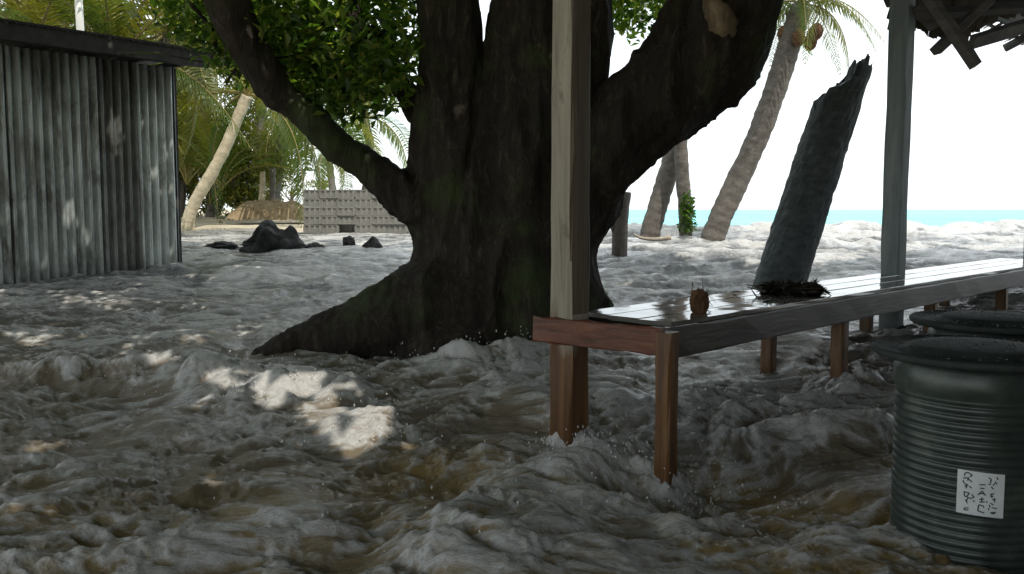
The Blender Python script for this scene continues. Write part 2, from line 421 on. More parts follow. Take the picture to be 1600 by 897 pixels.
H = level(WY) + amp * (0.09 * swell + 0.08 * b1 * near + 0.05 * b1 + 0.075 * b2 + 0.045 * b3 + 0.04 * r1 + 0.022 * r2 + 0.014 * r3 + 0.009 * r4 + 0.004 * f5) - 0.075 * amp
lump = 0.55 + 0.9 * b2 + 0.3 * b1 + 0.12 * r3
splash = np.zeros_like(H)
def heap(x0, y0, h, sx, sy=None, rot=0.0, foam=1.0):
    global H, splash
    g = gauss(x0, y0, sx, sy, rot); H = H + 0.62 * h * g * lump; splash = np.maximum(splash, foam * g)
heap(-3.3, 6.9, 0.22, 1.3, 0.16, R(-4), 0.35)      # breaking line at the left
heap(-2.0, 6.6, 0.20, 0.7, 0.20, R(-14), 0.8)
heap(-1.55, 6.25, 0.22, 0.55, 0.22, R(10), 1.0)
heap(-0.95, 5.45, 0.16, 0.35, 0.22, R(-20), 1.0)
heap(0.55, 5.05, 0.20, 0.34, 0.22, R(35), 0.8)      # piled up against the post
heap(1.25, 4.95, 0.10, 0.2, 0.15, 0, 0.6)
heap(0.25, 4.3, 0.14, 0.6, 0.35, R(30), 0.5)
heap(0.15, 7.2, 0.22, 0.55, 0.3, R(30), 0.9)
heap(-0.3, 6.9, 0.15, 0.4, 0.25, 0, 0.7)
heap(1.2, 5.9, 0.14, 0.9, 0.2, R(12), 0.8)
heap(1.9, 5.5, 0.10, 0.8, 0.18, R(8), 0.9)
heap(2.2, 5.9, 0.12, 0.4, 0.3, 0, 0.4)
heap(-1.1, 3.9, 0.14, 0.7, 0.4, R(15), 0.45)
heap(0.0, 3.65, 0.15, 0.6, 0.35, R(-10), 0.45)
heap(-2.6, 3.9, 0.10, 0.6, 0.5, 0, 0.3)
H = H - 0.16 * gauss(-3.6, 6.35, 1.2, 0.22, R(-4)) - 0.10 * gauss(-0.35, 4.75, 0.35, 0.3) - 0.08 * gauss(2.0, 4.9, 0.8, 0.3) - 0.09 * gauss(0.95, 4.5, 0.6, 0.6) - 0.13 * gauss(0.95, 4.6, 0.5, 0.4) + 0.05 * gauss(0.86, 4.74, 0.13) - 0.05 * gauss(0.4, 5.2, 0.3)
for x0, y0, h, sx, sy in ((4.5, 20.5, 0.18, 3.5, 0.5), (10.5, 21.5, 0.20, 4.5, 0.6), (7.5, 19.0, 0.2, 3, 0.5), (1.5, 22, 0.2, 3, 0.5), (14, 20, 0.14, 4, 0.5), (5.5, 16.5, 0.12, 3, 0.4)):
    g = gauss(x0, y0, sx, sy, R(4)); H = H + 1.0 * h * g * (0.4 + 1.2 * b1 + 0.5 * b2); splash = np.maximum(splash, 0.9 * g)
for x0, y0 in ((0.345, 5.28), (0.86, 4.84), (2.5, 6.5)):
    H = H + gauss(x0 + .02, y0 - .03, 0.17) * (-0.01 + 0.14 * b3 + 0.05 * r4 + 0.10 * np.abs(perlin(WX * 9, WY * 9, 31.0)))
wv = (1 - np.abs(perlin(UX * 0.55, UY * 1.5, 21.0))) ** 3; wv2 = (1 - np.abs(perlin(UX * 1.3, UY * 3.2, 23.0))) ** 3
farw = sstep(8, 12, WY)
H = H + farw * (0.10 * (wv - 0.35) + 0.045 * (wv2 - 0.35)) * (0.5 + 0.5 * right)
H = H - 0.10 * right * np.exp(-((WY - 19.3 - 0.4 * n1) / 0.5) ** 2) - 0.08 * right * np.exp(-((WY - 17.2 - 0.5 * n2) / 0.4) ** 2)
H = np.where(WY > 24.0, H - 0.25 * (WY - 24.0) ** 1.2, H)
# foam and stirred-up mud are what the water carries
lace = 0.50 * r2 + 0.42 * r3 + 0.24 * r4 + 0.5 * (b2 - 0.25) + 0.35 * swell * 0.5
patch = fbm(WX * 0.8 + 5, WY * 0.8, 6.6, 3)
foam = sstep(0.42, 1.0, lace + 0.30 * patch + 0.85 * splash * (0.4 + 0.7 * r3 + 0.4 * r4)) * (0.55 + 0.45 * sstep(5, 9, WY))
farfoam = -0.50 + 0.30 * r3 + 0.25 * r2 + 0.45 * wv + 0.40 * wv2 + 0.30 * patch + 0.55 * splash * (0.3 + r2)
fmix = sstep(7.0, 12, WY); foam = 0.85 * foam * (1 - fmix) + farfoam * fmix
for x0, y0 in ((0.345, 5.28), (0.86, 4.84)):      # froth where the timbers break the flow
    foam = np.maximum(foam, 0.95 * gauss(x0 + .03, y0 - .05, 0.17) * (0.35 + 0.5 * r3 + 0.4 * r4))
foam = np.clip(foam + 0.02 + 0.06 * patch, -0.6, 1)
mud = np.clip(1.0 * gauss(-0.35, 4.75, 0.45, 0.38) + 0.8 * gauss(1.25, 4.75, 0.35, 0.22) + 0.8 * gauss(0.5, 4.2, 0.8, 0.45) + 0.6 * gauss(1.4, 3.9, 0.6, 0.5) + 0.35 * gauss(-1.3, 4.2, 0.5, 0.5) + 0.55 * (1 - sstep(3.6, 5.4, WY)) * (0.5 + patch), 0, 1) * (1 - 0.7 * foam)
mud = np.clip(mud + 0.48 * near, 0, 1)
wo = make('flood_water', np.stack([WX, WY, H], -1).reshape(-1, 3), grid_faces(NR, NA)[:, ::-1].copy(), M['water'], smooth=True,
          attr={'foam': foam.ravel(), 'mud': mud.ravel()})
_fl = wo.data.attributes.new('flow', 'FLOAT_VECTOR', 'POINT'); _fl.data.foreach_set('vector', np.stack([UX2, UY2, 0 * UX2], -1).astype(np.float32).ravel())
tag(wo, 'churning grey brown floodwater streaked with foam', 'water', kind='structure')
from mathutils.bvhtree import BVHTree
def water_at(x, y):
    r_ = math.hypot(x, y + 2); a_ = math.atan2(x, y + 2)
    i = int(round(math.log(r_ / 3.0) / math.log(31 / 3.0) * (NR - 1))); j = int(round((a_ - ang[0]) / (ang[-1] - ang[0]) * (NA - 1)))
    return float(H[min(max(i, 0), NR - 1), min(max(j, 0), NA - 1)])

# flung drops of spray over the breaking crests
dv, dfc = [], []
oct_v = np.array([(1, 0, 0), (-1, 0, 0), (0, 1, 0), (0, -1, 0), (0, 0, 1), (0, 0, -1)], float)
oct_f = [(0, 2, 4), (2, 1, 4), (1, 3, 4), (3, 0, 4), (2, 0, 5), (1, 2, 5), (3, 1, 5), (0, 3, 5)]
sp_c = [(0.35, 5.15, .16, .10, 50), (0.88, 4.75, .13, .10, 40), (-0.6, 7.25, .5, .15, 90), (-1.55, 6.25, .5, .2, 120), (-0.95, 5.45, .35, .2, 70), (0.55, 5.0, .3, .2, 110), (1.0, 4.7, .2, .2, 60), (0.2, 7.2, .5, .25, 110), (-2.0, 6.6, .6, .2, 80), (-3.3, 6.9, 1.0, .15, 70), (2.3, 6.0, .4, .2, 50), (1.2, 5.9, .7, .2, 50), (0, 4.2, .6, .3, 50)]
for x0, y0, sx, sy, k in sp_c:
    for _ in range(k):
        x = x0 + rng.normal(0, sx); y = y0 + rng.normal(0, sy); z = water_at(x, y) + abs(rng.normal(0, 0.06))
        q = rng.uniform(0.0015, 0.007); st = np.array([1, 1, rng.uniform(1, 2.2)])
        n = len(dv) * 6; dv.append(oct_v * q * st + (x, y, z)); dfc += [tuple(n + i for i in f) for f in oct_f]
m_, n_, l_, p_ = material('spray'); p_.inputs['Base Color'].default_value = (0.7, 0.7, 0.68, 1); p_.inputs['Roughness'].default_value = 0.3
tag(make('spray', np.vstack(dv), np.array(dfc), m_, smooth=True), 'white drops of spray flung up over the breaking crests', 'spray', kind='stuff')

# ------------------------------------------------------------------ the big tree
def grow(name, tubes, voxel, mat, parent, disp):
    """fuse tapered tubes into one continuous skin"""
    mb = MB()
    for t in tubes:
        q = spline(t, max(8, 5 * len(t))); mb.tube(q[:, :3], np.maximum(q[:, 3], 0.02), 16)
    o = mb.build('tmp', None); md = o.modifiers.new('r', 'REMESH'); md.mode = 'VOXEL'; md.voxel_size = voxel
    dg = bpy.context.evaluated_depsgraph_get(); me = bpy.data.meshes.new_from_object(o.evaluated_get(dg))
    bpy.data.objects.remove(o)
    bm = bmesh.new(); bm.from_mesh(me)
    for _ in range(6): bmesh.ops.smooth_vert(bm, verts=bm.verts, factor=0.5, use_axis_x=True, use_axis_y=True, use_axis_z=True)
    bm.normal_update()
    V = np.array([v.co[:] for v in bm.verts]); N = np.array([v.normal[:] for v in bm.verts]); F = [tuple(v.index for v in f.verts) for f in bm.faces]
    bm.free(); bpy.data.meshes.remove(me)
    V = V + N * disp(V)[:, None]
    return make(name, V, F, mat, parent, smooth=True)

def T(px, py, Y, r): return (*P(px, py, Y), r)
TY = 8.4
tubes = [
    [(*P(790, 640, TY), 1.15), T(788, 540, TY, 1.0), T(788, 450, TY, 0.90), T(795, 350, TY, 0.83), T(812, 250, TY, 0.72), T(835, 150, TY, 0.62), T(857, 30, TY, 0.53), T(864, -150, TY + .1, 0.48), T(850, -420, TY + .3, 0.4)],
    [T(735, 420, 8.2, 0.5), T(712, 300, 8.1, 0.38), T(703, 180, 8.1, 0.32), T(699, 60, 8.1, 0.265), T(693, -100, 8.1, 0.25), T(680, -400, 8.0, 0.2)],
    [T(845, 430, 8.3, 0.45), T(895, 310, 8.2, 0.38), T(975, 205, 8.0, 0.37), T(1065, 130, 7.9, 0.40), T(1130, 75, 7.8, 0.35), T(1158, -10, 7.7, 0.34), T(1165, -140, 7.7, 0.28)],
    [T(1090, 115, 7.9, 0.36), T(1140, 90, 7.75, 0.31), T(1170, 80, 7.65, 0.18)],
    [T(985, 150, 8.1, 0.2), T(1030, 90, 8.2, 0.16), T(1062, 30, 8.2, 0.15), T(1080, -60, 8.3, 0.13)],
    [T(760, 390, 8.2, 0.45), T(690, 335, 8.1, 0.30), T(630, 302, 8.0, 0.21), T(560, 250, 8.0, 0.155), T(480, 182, 7.9, 0.14), T(420, 125, 7.8, 0.16), T(375, 55, 7.7, 0.15), T(345, -30, 7.6, 0.14), T(325, -160, 7.4, 0.12)],
    [T(690, 200, 8.3, 0.14), T(640, 150, 8.5, 0.10), T(590, 80, 8.7, 0.085), T(545, 10, 8.8, 0.075), T(520, -80, 8.9, 0.06)],
    [T(760, 480, 8.05, 0.6), T(665, 490, 7.85, 0.46), T(580, 510, 7.7, 0.32), T(500, 532, 7.6, 0.20), T(430, 556, 7.5, 0.13), T(370, 580, 7.4, 0.07)],
    [T(760, 520, 7.9, 0.5), T(690, 560, 7.55, 0.30), T(640, 600, 7.35, 0.18), T(600, 640, 7.2, 0.1)],
    [T(860, 480, 8.3, 0.5), T(930, 540, 8.4, 0.3), T(1000, 580, 8.5, 0.15)],
    [T(720, 480, 8.6, 0.5), T(630, 470, 9.2, 0.25), T(560, 490, 9.6, 0.1)],
]
tree = empty('spreading_tree', (*P(790, 520, TY)[:2], 0.2), 'huge dark buttressed old tree with leafy limbs rising from the floodwater', 'tree')
def bark_disp(V):
    x, y, z = V.T
    a = np.arctan2(y - TY, x); wob = 0.4 * perlin(x * 1.5, y * 1.5, z * 0.8)
    rid = (1 - np.abs(perlin(x * 3.2 + wob, y * 3.2, z * 0.55))) ** 2
    fine = (1 - np.abs(perlin(x * 9 + wob, y * 9, z * 2.0))) ** 2
    return 0.10 * (rid - 0.4) * np.clip(1.2 - np.abs(z - 2) * 0.1, 0.5, 1) * np.where(x < -1.0, 0.35, 1) + 0.028 * (fine - 0.4) + 0.05 * perlin(x * 1.7, y * 1.7, z * 1.7)
grow('trunk', tubes, 0.03, M['bark'], tree, bark_disp)
# torn pale stub where a limb broke off
q = spline([(*P(1108, -6, 7.43), 0.05), (*P(1118, 14, 7.43), 0.10), (*P(1132, 36, 7.43), 0.11), (*P(1142, 58, 7.46), 0.05)], 14)
mbs = MB(); V, F = tube(q[:, :3], q[:, 3], 10); V = np.array(V); V += 0.035 * np.stack([perlin(V[:, 0] * 12, V[:, 1] * 20, V[:, 2] * 20 + k) for k in range(3)], 1)
make('torn_scar', V, F, M['heart'], tree, smooth=True)

# leaves: folded kites
def leaf_mesh(cen, size, up=None, tilt=0.6, aspect=0.5):
    n = len(cen); size = np.broadcast_to(size, (n,))
    a = rng.uniform(0, 2 * math.pi, n); el = rng.normal(-0.25, tilt, n)
    d = np.stack([np.cos(a) * np.cos(el), np.sin(a) * np.cos(el), np.sin(el)], 1)
    ref = rng.normal(0, 0.45, (n, 3)) + (0, 0, 1); s_ = np.cross(d, ref); s_ /= np.linalg.norm(s_, axis=1)[:, None]
    nrm = np.cross(s_, d); L = size[:, None]; W = L * aspect * 0.5
    v0 = cen - d * L * 0.5; v1 = cen + s_ * W + nrm * L * 0.10 + d * L * 0.02; v2 = cen + d * L * 0.5 - nrm * L * 0.12; v3 = cen - s_ * W + nrm * L * 0.10 + d * L * 0.02
    V = np.stack([v0, v1, v2, v3], 1).reshape(-1, 3)
    i = np.arange(n)[:, None] * 4
    F = np.concatenate([i + (0, 1, 2), i + (0, 2, 3)], 0)
    return V, F

def clump_points(cen, rad, n, shell=0.5):
    d = rng.normal(size=(n, 3)); d /= np.linalg.norm(d, axis=1)[:, None]
    r_ = rng.uniform(0, 1, n) ** (1 / 3) * (1 - shell) + shell * rng.uniform(0.7, 1.0, n)
    return np.asarray(cen) + d * r_[:, None] * np.asarray(rad)

pts = []
# the leafy sprays in view, hanging round the left limb
for _ in range(170):
    px, py = rng.uniform(225, 665), rng.uniform(-60, 165)
    lim = np.interp(px, [170, 200, 260, 330, 400, 470, 540, 600, 640, 665], [-40, -30, 10, 95, 140, 190, 200, 170, 110, 55])
    if py > lim - 25: continue
    Y = rng.uniform(7.6, 10.2); c_ = P(px, py, Y)
    pts.append(clump_points(c_, (0.36, 0.36, 0.22), 75))
for _ in range(26):
    c_ = P(rng.uniform(935, 1050), rng.uniform(-60, 50), rng.uniform(9.6, 11)); pts.append(clump_points(c_, (0.35, 0.35, 0.22), 45))
vis = np.vstack(pts)
# the rest of the crown, overhead and out of view: spread for shade, gaps cut along sun rays
cps = []
tries = 0
holes = [(tuple(P(px_, py_, Y_)), r_) for px_, py_, Y_, r_ in ((300, 60, 8.5, .35), (420, 40, 8.6, .3), (480, 140, 8.8, .28), (560, 110, 9.0, .35), (620, 60, 9.2, .3), (240, 40, 8.4, .35), (360, 100, 8.5, .22), (540, 30, 9.2, .3), (380, 10, 8.4, .25), (990, 50, 10, .4), (1120, 30, 7.3, .14), (1020, 150, 7.6, .05))] + [((-1.55, 6.2, 0.2), 0.28), ((-1.0, 5.5, 0.1), 0.28), ((-2.15, 6.5, 0.2), 0.2), ((-1.2, 5.85, 0.2), 0.16), ((-1.3, 6.75, 0.2), 0.2), ((-2.75, 6.9, 0.2), 0.16), ((-0.6, 5.2, 0.1), 0.1), ((-5.6, 12.75, 2.6), 0.16), ((-6.05, 12.2, 1.6), 0.12), ((-5.2, 13.2, 2.0), 0.12)]
while len(cps) < 3000 and tries < 40000:
    tries += 1
    x, y = rng.uniform(-11, 6.5), rng.uniform(-6, 14)
    z = rng.uniform(4.6, 7.2) + 0.02 * y
    if z < 1.5 + 0.26 * max(y, 0) + 0.9: continue
    if (x + 2) ** 2 / 81 + (y - 5) ** 2 / 90 > 1: continue
    if -5.2 < x < 0.3 and 5.2 < y + 0.4 * (z - 5) < 9.6 and rng.uniform() < 0.62: continue
    cps.append((x, y, z))
cps = np.array(cps)
hid = np.vstack([clump_points(c_, (0.6, 0.6, 0.3), 22) for c_ in cps])
keep = np.ones(len(hid), bool)
for h_, rr in holes:
    v = hid - np.array(h_); t = v @ SUN; dist = np.linalg.norm(v - t[:, None] * SUN, axis=1); keep &= ~((dist < rr) & (rng.uniform(0, 1, len(hid)) < 0.93)); keep &= ~((dist < 1.7 * rr) & (rng.uniform(0, 1, len(hid)) < 0.45))
hid = hid[keep]
V1, F1 = leaf_mesh(vis, rng.uniform(0.07, 0.155, len(vis))); V2, F2 = leaf_mesh(hid, rng.uniform(0.26, 0.42, len(hid)), tilt=0.4, aspect=0.6)
tint = np.concatenate([np.repeat(np.clip(rng.normal(0.45, 0.25, len(vis)), 0, 1), 4), np.repeat(np.clip(rng.normal(0.4, 0.2, len(hid)), 0, 1), 4)])
make('crown', np.vstack([V1, V2]), np.vstack([F1, F2 + len(V1)]), M['leaf'], tree, attr={'tint': tint})
# twigs carrying the leaf sprays
mb = MB()
for _ in range(30):
    px, py = rng.uniform(300, 640), rng.uniform(-20, 130); Y = rng.uniform(7.8, 9.6)
    a = P(px, py, Y); b = a + np.array([rng.normal(0, .5), rng.normal(0, .4), rng.uniform(-.1, .6)])
    m1 = (a + b) / 2 + rng.normal(0, 0.06, 3); mb.tube([a, m1, b], [0.008, 0.014, 0.02], 5)
mb.build('twigs', M['bark'], tree, smooth=True)['kind'] = 'stuff'

# ------------------------------------------------------------------ palms
def frond_mesh(name, L, droop, n=44, wid=0.72, dead=False):
    t = np.linspace(0, 1, 18)
    ax = np.stack([L * t * (1 - 0.12 * t * t), np.zeros_like(t), L * (0.42 * t - droop * t * t)], 1)
    V, F = tube(ax, np.interp(t, [0, 0.2, 1], [0.05, 0.03, 0.006]), 5)
    V = list(map(np.array, V)); F = list(F); nr = len(F)
    for k in range(n):
        s_ = 0.14 + 0.85 * k / n + random.uniform(-.006, .006)
        p0 = np.array([np.interp(s_, t, ax[:, i]) for i in range(3)])
        tg = np.array([np.interp(min(s_ + 0.03, 1), t, ax[:, i]) - np.interp(s_ - 0.03, t, ax[:, i]) for i in range(3)]); tg /= np.linalg.norm(tg)
        ln = wid * math.sin(math.pi * min(1, 0.18 + 0.82 * s_)) ** 0.6 * random.uniform(0.85, 1.1)
        for sd_ in (-1, 1):
            side = np.array([0, sd_, 0.0]); dr = tg * random.uniform(0.35, 0.6) + side * 0.85 + np.array([0, 0, 0.25 if not dead else -0.5]); dr /= np.linalg.norm(dr)
            mid = p0 + dr * ln * 0.5; sag = random.uniform(0.25, 0.55) * (1.6 if dead else 1)
            tip = mid + (dr * 0.8 + np.array([0, 0, -sag])) * ln * 0.5
            wv = tg * 0.028; n0 = len(V)
            V += [p0 - wv * 0.5, p0 + wv * 0.5, mid + wv, mid - wv, tip]
            F += [(n0, n0 + 1, n0 + 2, n0 + 3), (n0 + 3, n0 + 2, n0 + 4)]
    me = bpy.data.meshes.new(name); me.from_pydata([tuple(v) for v in V], [], F)
    me.materials.append(M['rachis']); me.materials.append(M['frond'])
    for i, pl in enumerate(me.polygons): pl.material_index = 0 if i < nr else 1
    me.update(); return me
FR = [frond_mesh('frond_mesh', 4.2, 0.62), frond_mesh('frond_mesh', 3.8, 0.85), frond_mesh('frond_mesh', 4.4, 0.45), frond_mesh('frond_mesh', 3.2, 1.15, dead=True)]

def palm_trunk(pts, r0, r1, mat, parent, ring=0.16):
    q = spline(pts, 60); s_ = np.linspace(0, 1, 60); L = np.linalg.norm(np.diff(q, axis=0), axis=1).sum()
    n = max(40, int(L / 0.05)); q = spline(pts, n); s_ = np.linspace(0, 1, n)
    rd = r1 + (r0 - r1) * (1 - s_) ** 1.2 + 0.22 * r0 * np.exp(-s_ * L / 0.3)
    rd = rd * (1 + 0.035 * ((s_ * L / ring) % 1.0 - 0.5) * 2 * -1)
    V, F = tube(q, rd, 14); V = np.array(V); V += 0.018 * np.stack([perlin(V[:, 0] * 5, V[:, 1] * 5, V[:, 2] * 5 + 9 * k) for k in range(3)], 1)
    return make('trunk', V, F, mat, parent, smooth=True)

def palm(base, top, bend, r0, r1, label, nf=16, mat='palm', scale=1.0, group='coconut palms along the beach', seed=0, dead=3, azr=None, elr=(-0.5, 1.1), coconuts=0, avoid=0.0, dscale=None):
    rr = random.Random(seed)
    base, top = np.array(base), np.array(top)
    o = empty('coconut_palm', base, label, 'palm tree', group)
    if r0 > 0:
        low = base - np.array([0, 0, 0.9]); mid = (base + top) / 2 + np.array(bend)
        palm_trunk([low, base, mid, top], r0, r1, M[mat], o)
    for i in range(nf):
        me = FR[rr.randrange(3)] if i >= dead else FR[3]
        f = bpy.data.objects.new('frond', me); C.objects.link(f); f.parent = o
        az = i * 2.399 + rr.uniform(-.3, .3) if azr is None else rr.uniform(*azr)
        el = elr[0] + (elr[1] - elr[0]) * (i + 0.5) / nf
        if el < 0.5 and avoid and abs((az + math.pi / 2 + math.pi) % (2 * math.pi) - math.pi) < avoid: az += avoid * 1.6   # old fronds on the seaward side have dropped
        f.rotation_euler = Euler((rr.uniform(-.25, .25), -el, az), 'XYZ')
        f.location = Vector(top - base) + Vector((0, 0, 0.05)); f.scale = ((dscale if dscale and i < dead else scale),) * 3
    for i in range(coconuts):
        a = i * 1.3 + 0.4; c_ = top - base + np.array([math.cos(a) * 0.32, math.sin(a) * 0.32, -0.5 - 0.14 * (i % 2)])
        bm = bmesh.new(); bmesh.ops.create_icosphere(bm, subdivisions=2, radius=0.15)
        for v in bm.verts: v.co = Vector((v.co.x * .9, v.co.y * .9, v.co.z * 1.15)) + Vector(c_)
        me = bpy.data.meshes.new('coconut'); bm.to_mesh(me); bm.free(); me.materials.append(M['husk'])
        for pl in me.polygons: pl.use_smooth = True
        k = bpy.data.objects.new('coconut', me); C.objects.link(k); k.parent = o
    return o

def grd(px, py, Y):   # point on the ray at Y
    return P(px, py, Y)
palm(grd(297, 334, 22.5), grd(386, 150, 22.5), (0.06, 0, -0.04), 0.165, 0.14, 'sunlit pale coconut palm leaning right on the sand beside the tin shed', 17, 'palm', seed=1, elr=(-0.6, 1.0), avoid=1.1)
palm(grd(190, 300, 25), grd(175, 40, 25), (-0.2, 0, 0), 0.22, 0.16, 'coconut palm with yellow green fronds behind the roof end of the tin shed', 18, 'palmgrey', seed=2, elr=(-0.6, 1.1))
palm(grd(30, 300, 21), grd(40, 20, 21), (0.2, 0, 0), 0.22, 0.16, 'coconut palm with golden fronds arching over the left of the shed roof', 18, 'palmgrey', seed=3, elr=(-0.5, 1.0))
palm(grd(262, 318, 19.5), grd(258, 60, 19.5), (-0.15, 0, 0), 0.18, 0.14, 'coconut palm with bright fronds close behind the right end of the shed roof', 20, 'palmgrey', seed=21, elr=(-0.9, 1.1), scale=0.8)
palm(grd(100, 300, 27), grd(95, 30, 27), (0.2, 0, 0), 0.2, 0.15, 'coconut palm behind the white pole', 20, 'palmgrey', seed=22, elr=(-0.6, 1.0))
palm(grd(395, 300, 31), grd(400, 90, 31), (0.2, 0, 0), 0.2, 0.15, 'coconut palm rising behind the leaning limb of the big tree', 20, 'palmgrey', seed=23, elr=(-0.8, 1.0))
palm(grd(50, 300, 17), grd(50, 105, 17), (0.1, 0, 0), 0.16, 0.13, 'low coconut palm whose golden fronds fan out just above the left of the shed roof', 18, 'palmgrey', seed=24, elr=(0.1, 1.15), scale=0.85, dead=1)
palm(grd(175, 300, 18), grd(178, 110, 18), (0.1, 0, 0), 0.16, 0.13, 'low coconut palm fanning out right of the white pole above the shed roof', 18, 'palmgrey', seed=25, elr=(0.1, 1.15), scale=0.85, dead=1)
palm(grd(330, 300, 29), grd(295, 70, 29), (0.2, 0, 0), 0.2, 0.15, 'coconut palm in the thicket right behind the shed corner', 18, 'palmgrey', seed=4, elr=(-0.8, 1.0))
palm(grd(572, 300, 33), grd(570, 185, 33), (0.2, 0, 0), 0.2, 0.15, 'coconut palm standing behind the stack of concrete blocks', 18, 'palmgrey', seed=5, elr=(-0.5, 1.1))
palm(grd(520, 300, 48), grd(512, 232, 48), (0.0, 0, 0), 0.22, 0.18, 'distant small coconut palm against bright sky left of the block stack', 16, 'palmgrey', seed=6, elr=(-0.9, 0.9))
palm(grd(430, 300, 27), grd(440, 165, 27), (0.1, 0, 0), 0.18, 0.14, 'coconut palm with drooping lit fronds right of the leaning pale trunk', 16, 'palmgrey', seed=8, elr=(-1.0, 0.8))
palm(grd(345, 322, 24.5), grd(345, 300, 24.5), (0, 0, 0), 0, 0, 'trunkless young palm with upright fronds at the foot of the thicket', 9, seed=9, dead=0, elr=(0.5, 1.3), scale=0.7, group='young palms in the thicket')
palm(grd(292, 318, 25.5), grd(292, 290, 25.5), (0, 0, 0), 0, 0, 'trunkless young palm close against the shed corner', 9, seed=10, dead=0, elr=(0.4, 1.3), scale=0.8, group='young palms in the thicket')
palm(grd(425, 318, 26.5), grd(425, 300, 26.5), (0, 0, 0), 0, 0, 'trunkless young palm behind the low sandy bank', 8, seed=12, dead=0, elr=(0.5, 1.3), scale=0.6, group='young palms in the thicket')
# palms on the right, against the sea
palm(grd(1113, 372, 18), grd(1252, 12, 18), (0.12, 0, -0.03), 0.25, 0.22, 'tall grey coconut palm leaning right with nuts under its shaggy crown', 22, 'palmgrey', seed=13, elr=(-0.35, 1.25), coconuts=6, scale=0.6, dead=10, dscale=0.5)
palm(grd(1016, 366, 19.5), grd(1090, 60, 19.5), (0.1, 0, 0), 0.24, 0.2, 'grey palm trunk leaning right, first right of the big tree limb', 8, 'palmgrey', seed=14, elr=(0.0, 1.0), dead=0, scale=0.7)
palm(grd(1072, 366, 19), grd(1060, 20, 19), (-0.05, 0, 0), 0.15, 0.14, 'thin upright palm trunk wrapped in creeper at its foot', 8, 'palmgrey', seed=15, elr=(0.0, 1.0), dead=0, scale=0.7)

# creeper round the thin trunk
cp = np.vstack([clump_points(grd(1074, 352 - 10 * k, 18.8), (0.22 - .02 * k, 0.2, 0.2), 60) for k in range(5)])
V, F = leaf_mesh(cp, rng.uniform(0.08, 0.14, len(cp))); tn = np.repeat(rng.uniform(0, .5, len(cp)), 4)
o = empty('creeper', grd(1074, 368, 18.8), 'dark leafy creeper bunched round the foot of the thin palm trunk', 'plant')
make('foliage', V, F, M['leaf'], o, attr={'tint': tn})

# broken-off leaning trunk
sb = grd(1212, 462, 10.8); stp = grd(1316, 136, 10.8)
o = empty('broken_trunk', sb, 'leaning dead palm trunk snapped off to a jagged splintered top', 'tree')
n = 90; q = spline([sb + (stp - sb) * -0.25, sb, sb + (stp - sb) * 0.5, stp], n)
rd = np.interp(np.linspace(0, 1, n), [0, 0.2, 0.7, 1], [0.315, 0.305, 0.285, 0.262]); ns = 40
V, F = tube(q, rd, ns, cap=True); V = np.array(V)
axis = (stp - sb) / np.linalg.norm(stp - sb)
d_ = V - CAM; lat = np.repeat(1.0, len(V))
idx = np.arange(len(V)) % ns; ringi = np.arange(len(V)) // ns
rel = V - q[ringi]
hr = rel[:, 0] / 0.26
prof_ = lambda h: np.interp(h, [-1, -.8, -.75, -.45, -.4, -.1, -.05, .2, .26, .6, 1], [-.30, -.24, -.17, -.15, -.06, -.05, .02, .06, .24, .29, .20])
jag = prof_(hr) + 0.05 * rng.normal(0, 1, ns)[idx]
top_w = sstep(0.88, 1.0, ringi / (n - 1)); V += axis[None] * (top_w * jag)[:, None]
V += 0.012 * np.stack([perlin(V[:, 0] * 11, V[:, 1] * 11, V[:, 2] * 4 + 9 * k) + perlin(V[:, 0] * 25, V[:, 1] * 25, V[:, 2] * 9 + 9 * k) for k in range(3)], 1)
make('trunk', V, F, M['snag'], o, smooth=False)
mb = MB()
for k in range(22):
    a = rng.uniform(0, 2 * math.pi); rr_ = 0.21 * math.sqrt(rng.uniform(0.3, 1)); hx = rr_ * math.cos(a) / 0.26
    c_ = stp + np.array([rr_ * math.cos(a), rr_ * math.sin(a), 0]) + axis * float(prof_(hx)); hgt = rng.uniform(0.01, 0.12); w3 = rng.uniform(.5, 1.5)
    mb.tube([c_ - axis * 0.3, c_, c_ + axis * hgt + rng.normal(0, .012, 3)], [0.05 * w3, 0.04 * w3, 0.012], 5)
mb.build('splinters', M['snag'], o)

# short snapped stub standing in the water behind the big limb
o = empty('tree_stub', grd(968, 397, 14.6), 'short brown tree stub standing in shallow water right of the big trunk', 'tree')
q = spline([grd(966, 420, 14.6), grd(968, 395, 14.6), grd(970, 350, 14.6), grd(974, 300, 14.6)], 30)
V, F = tube(q, np.linspace(0.14, 0.12, 30), 12); V = np.array(V); V += 0.02 * np.stack([perlin(V[:, 0] * 8, V[:, 1] * 8, V[:, 2] * 4 + 9 * k) for k in range(3)], 1)
make('trunk', V, F, M['palmgrey'], o, smooth=True)
V, F = tube(spline([grd(964, 372, 14.6), grd(955, 350, 14.55), grd(948, 345, 14.5)], 8), np.linspace(0.05, 0.025, 8), 7)
make('side_shoot', V, F, M['palmgrey'], o, smooth=True)

# log washing past beyond the bench
q = spline([grd(918, 460, 10.6), grd(940, 464, 10.5), grd(960, 471, 10.35), grd(982, 479, 10.2)], 24)
V, F = tube(q, np.interp(np.linspace(0, 1, 24), [0, .1, .9, 1], [.05, .085, .075, .05]), 12); V = np.array(V); V += 0.02 * np.stack([perlin(V[:, 0] * 7, V[:, 1] * 7, V[:, 2] * 7 + 9 * k) for k in range(3)], 1)
tag(make('log', V, F, M['driftwood'], smooth=True, origin=q[12]), 'pale log half sunk in the flood beyond the near end of the bench', 'log')

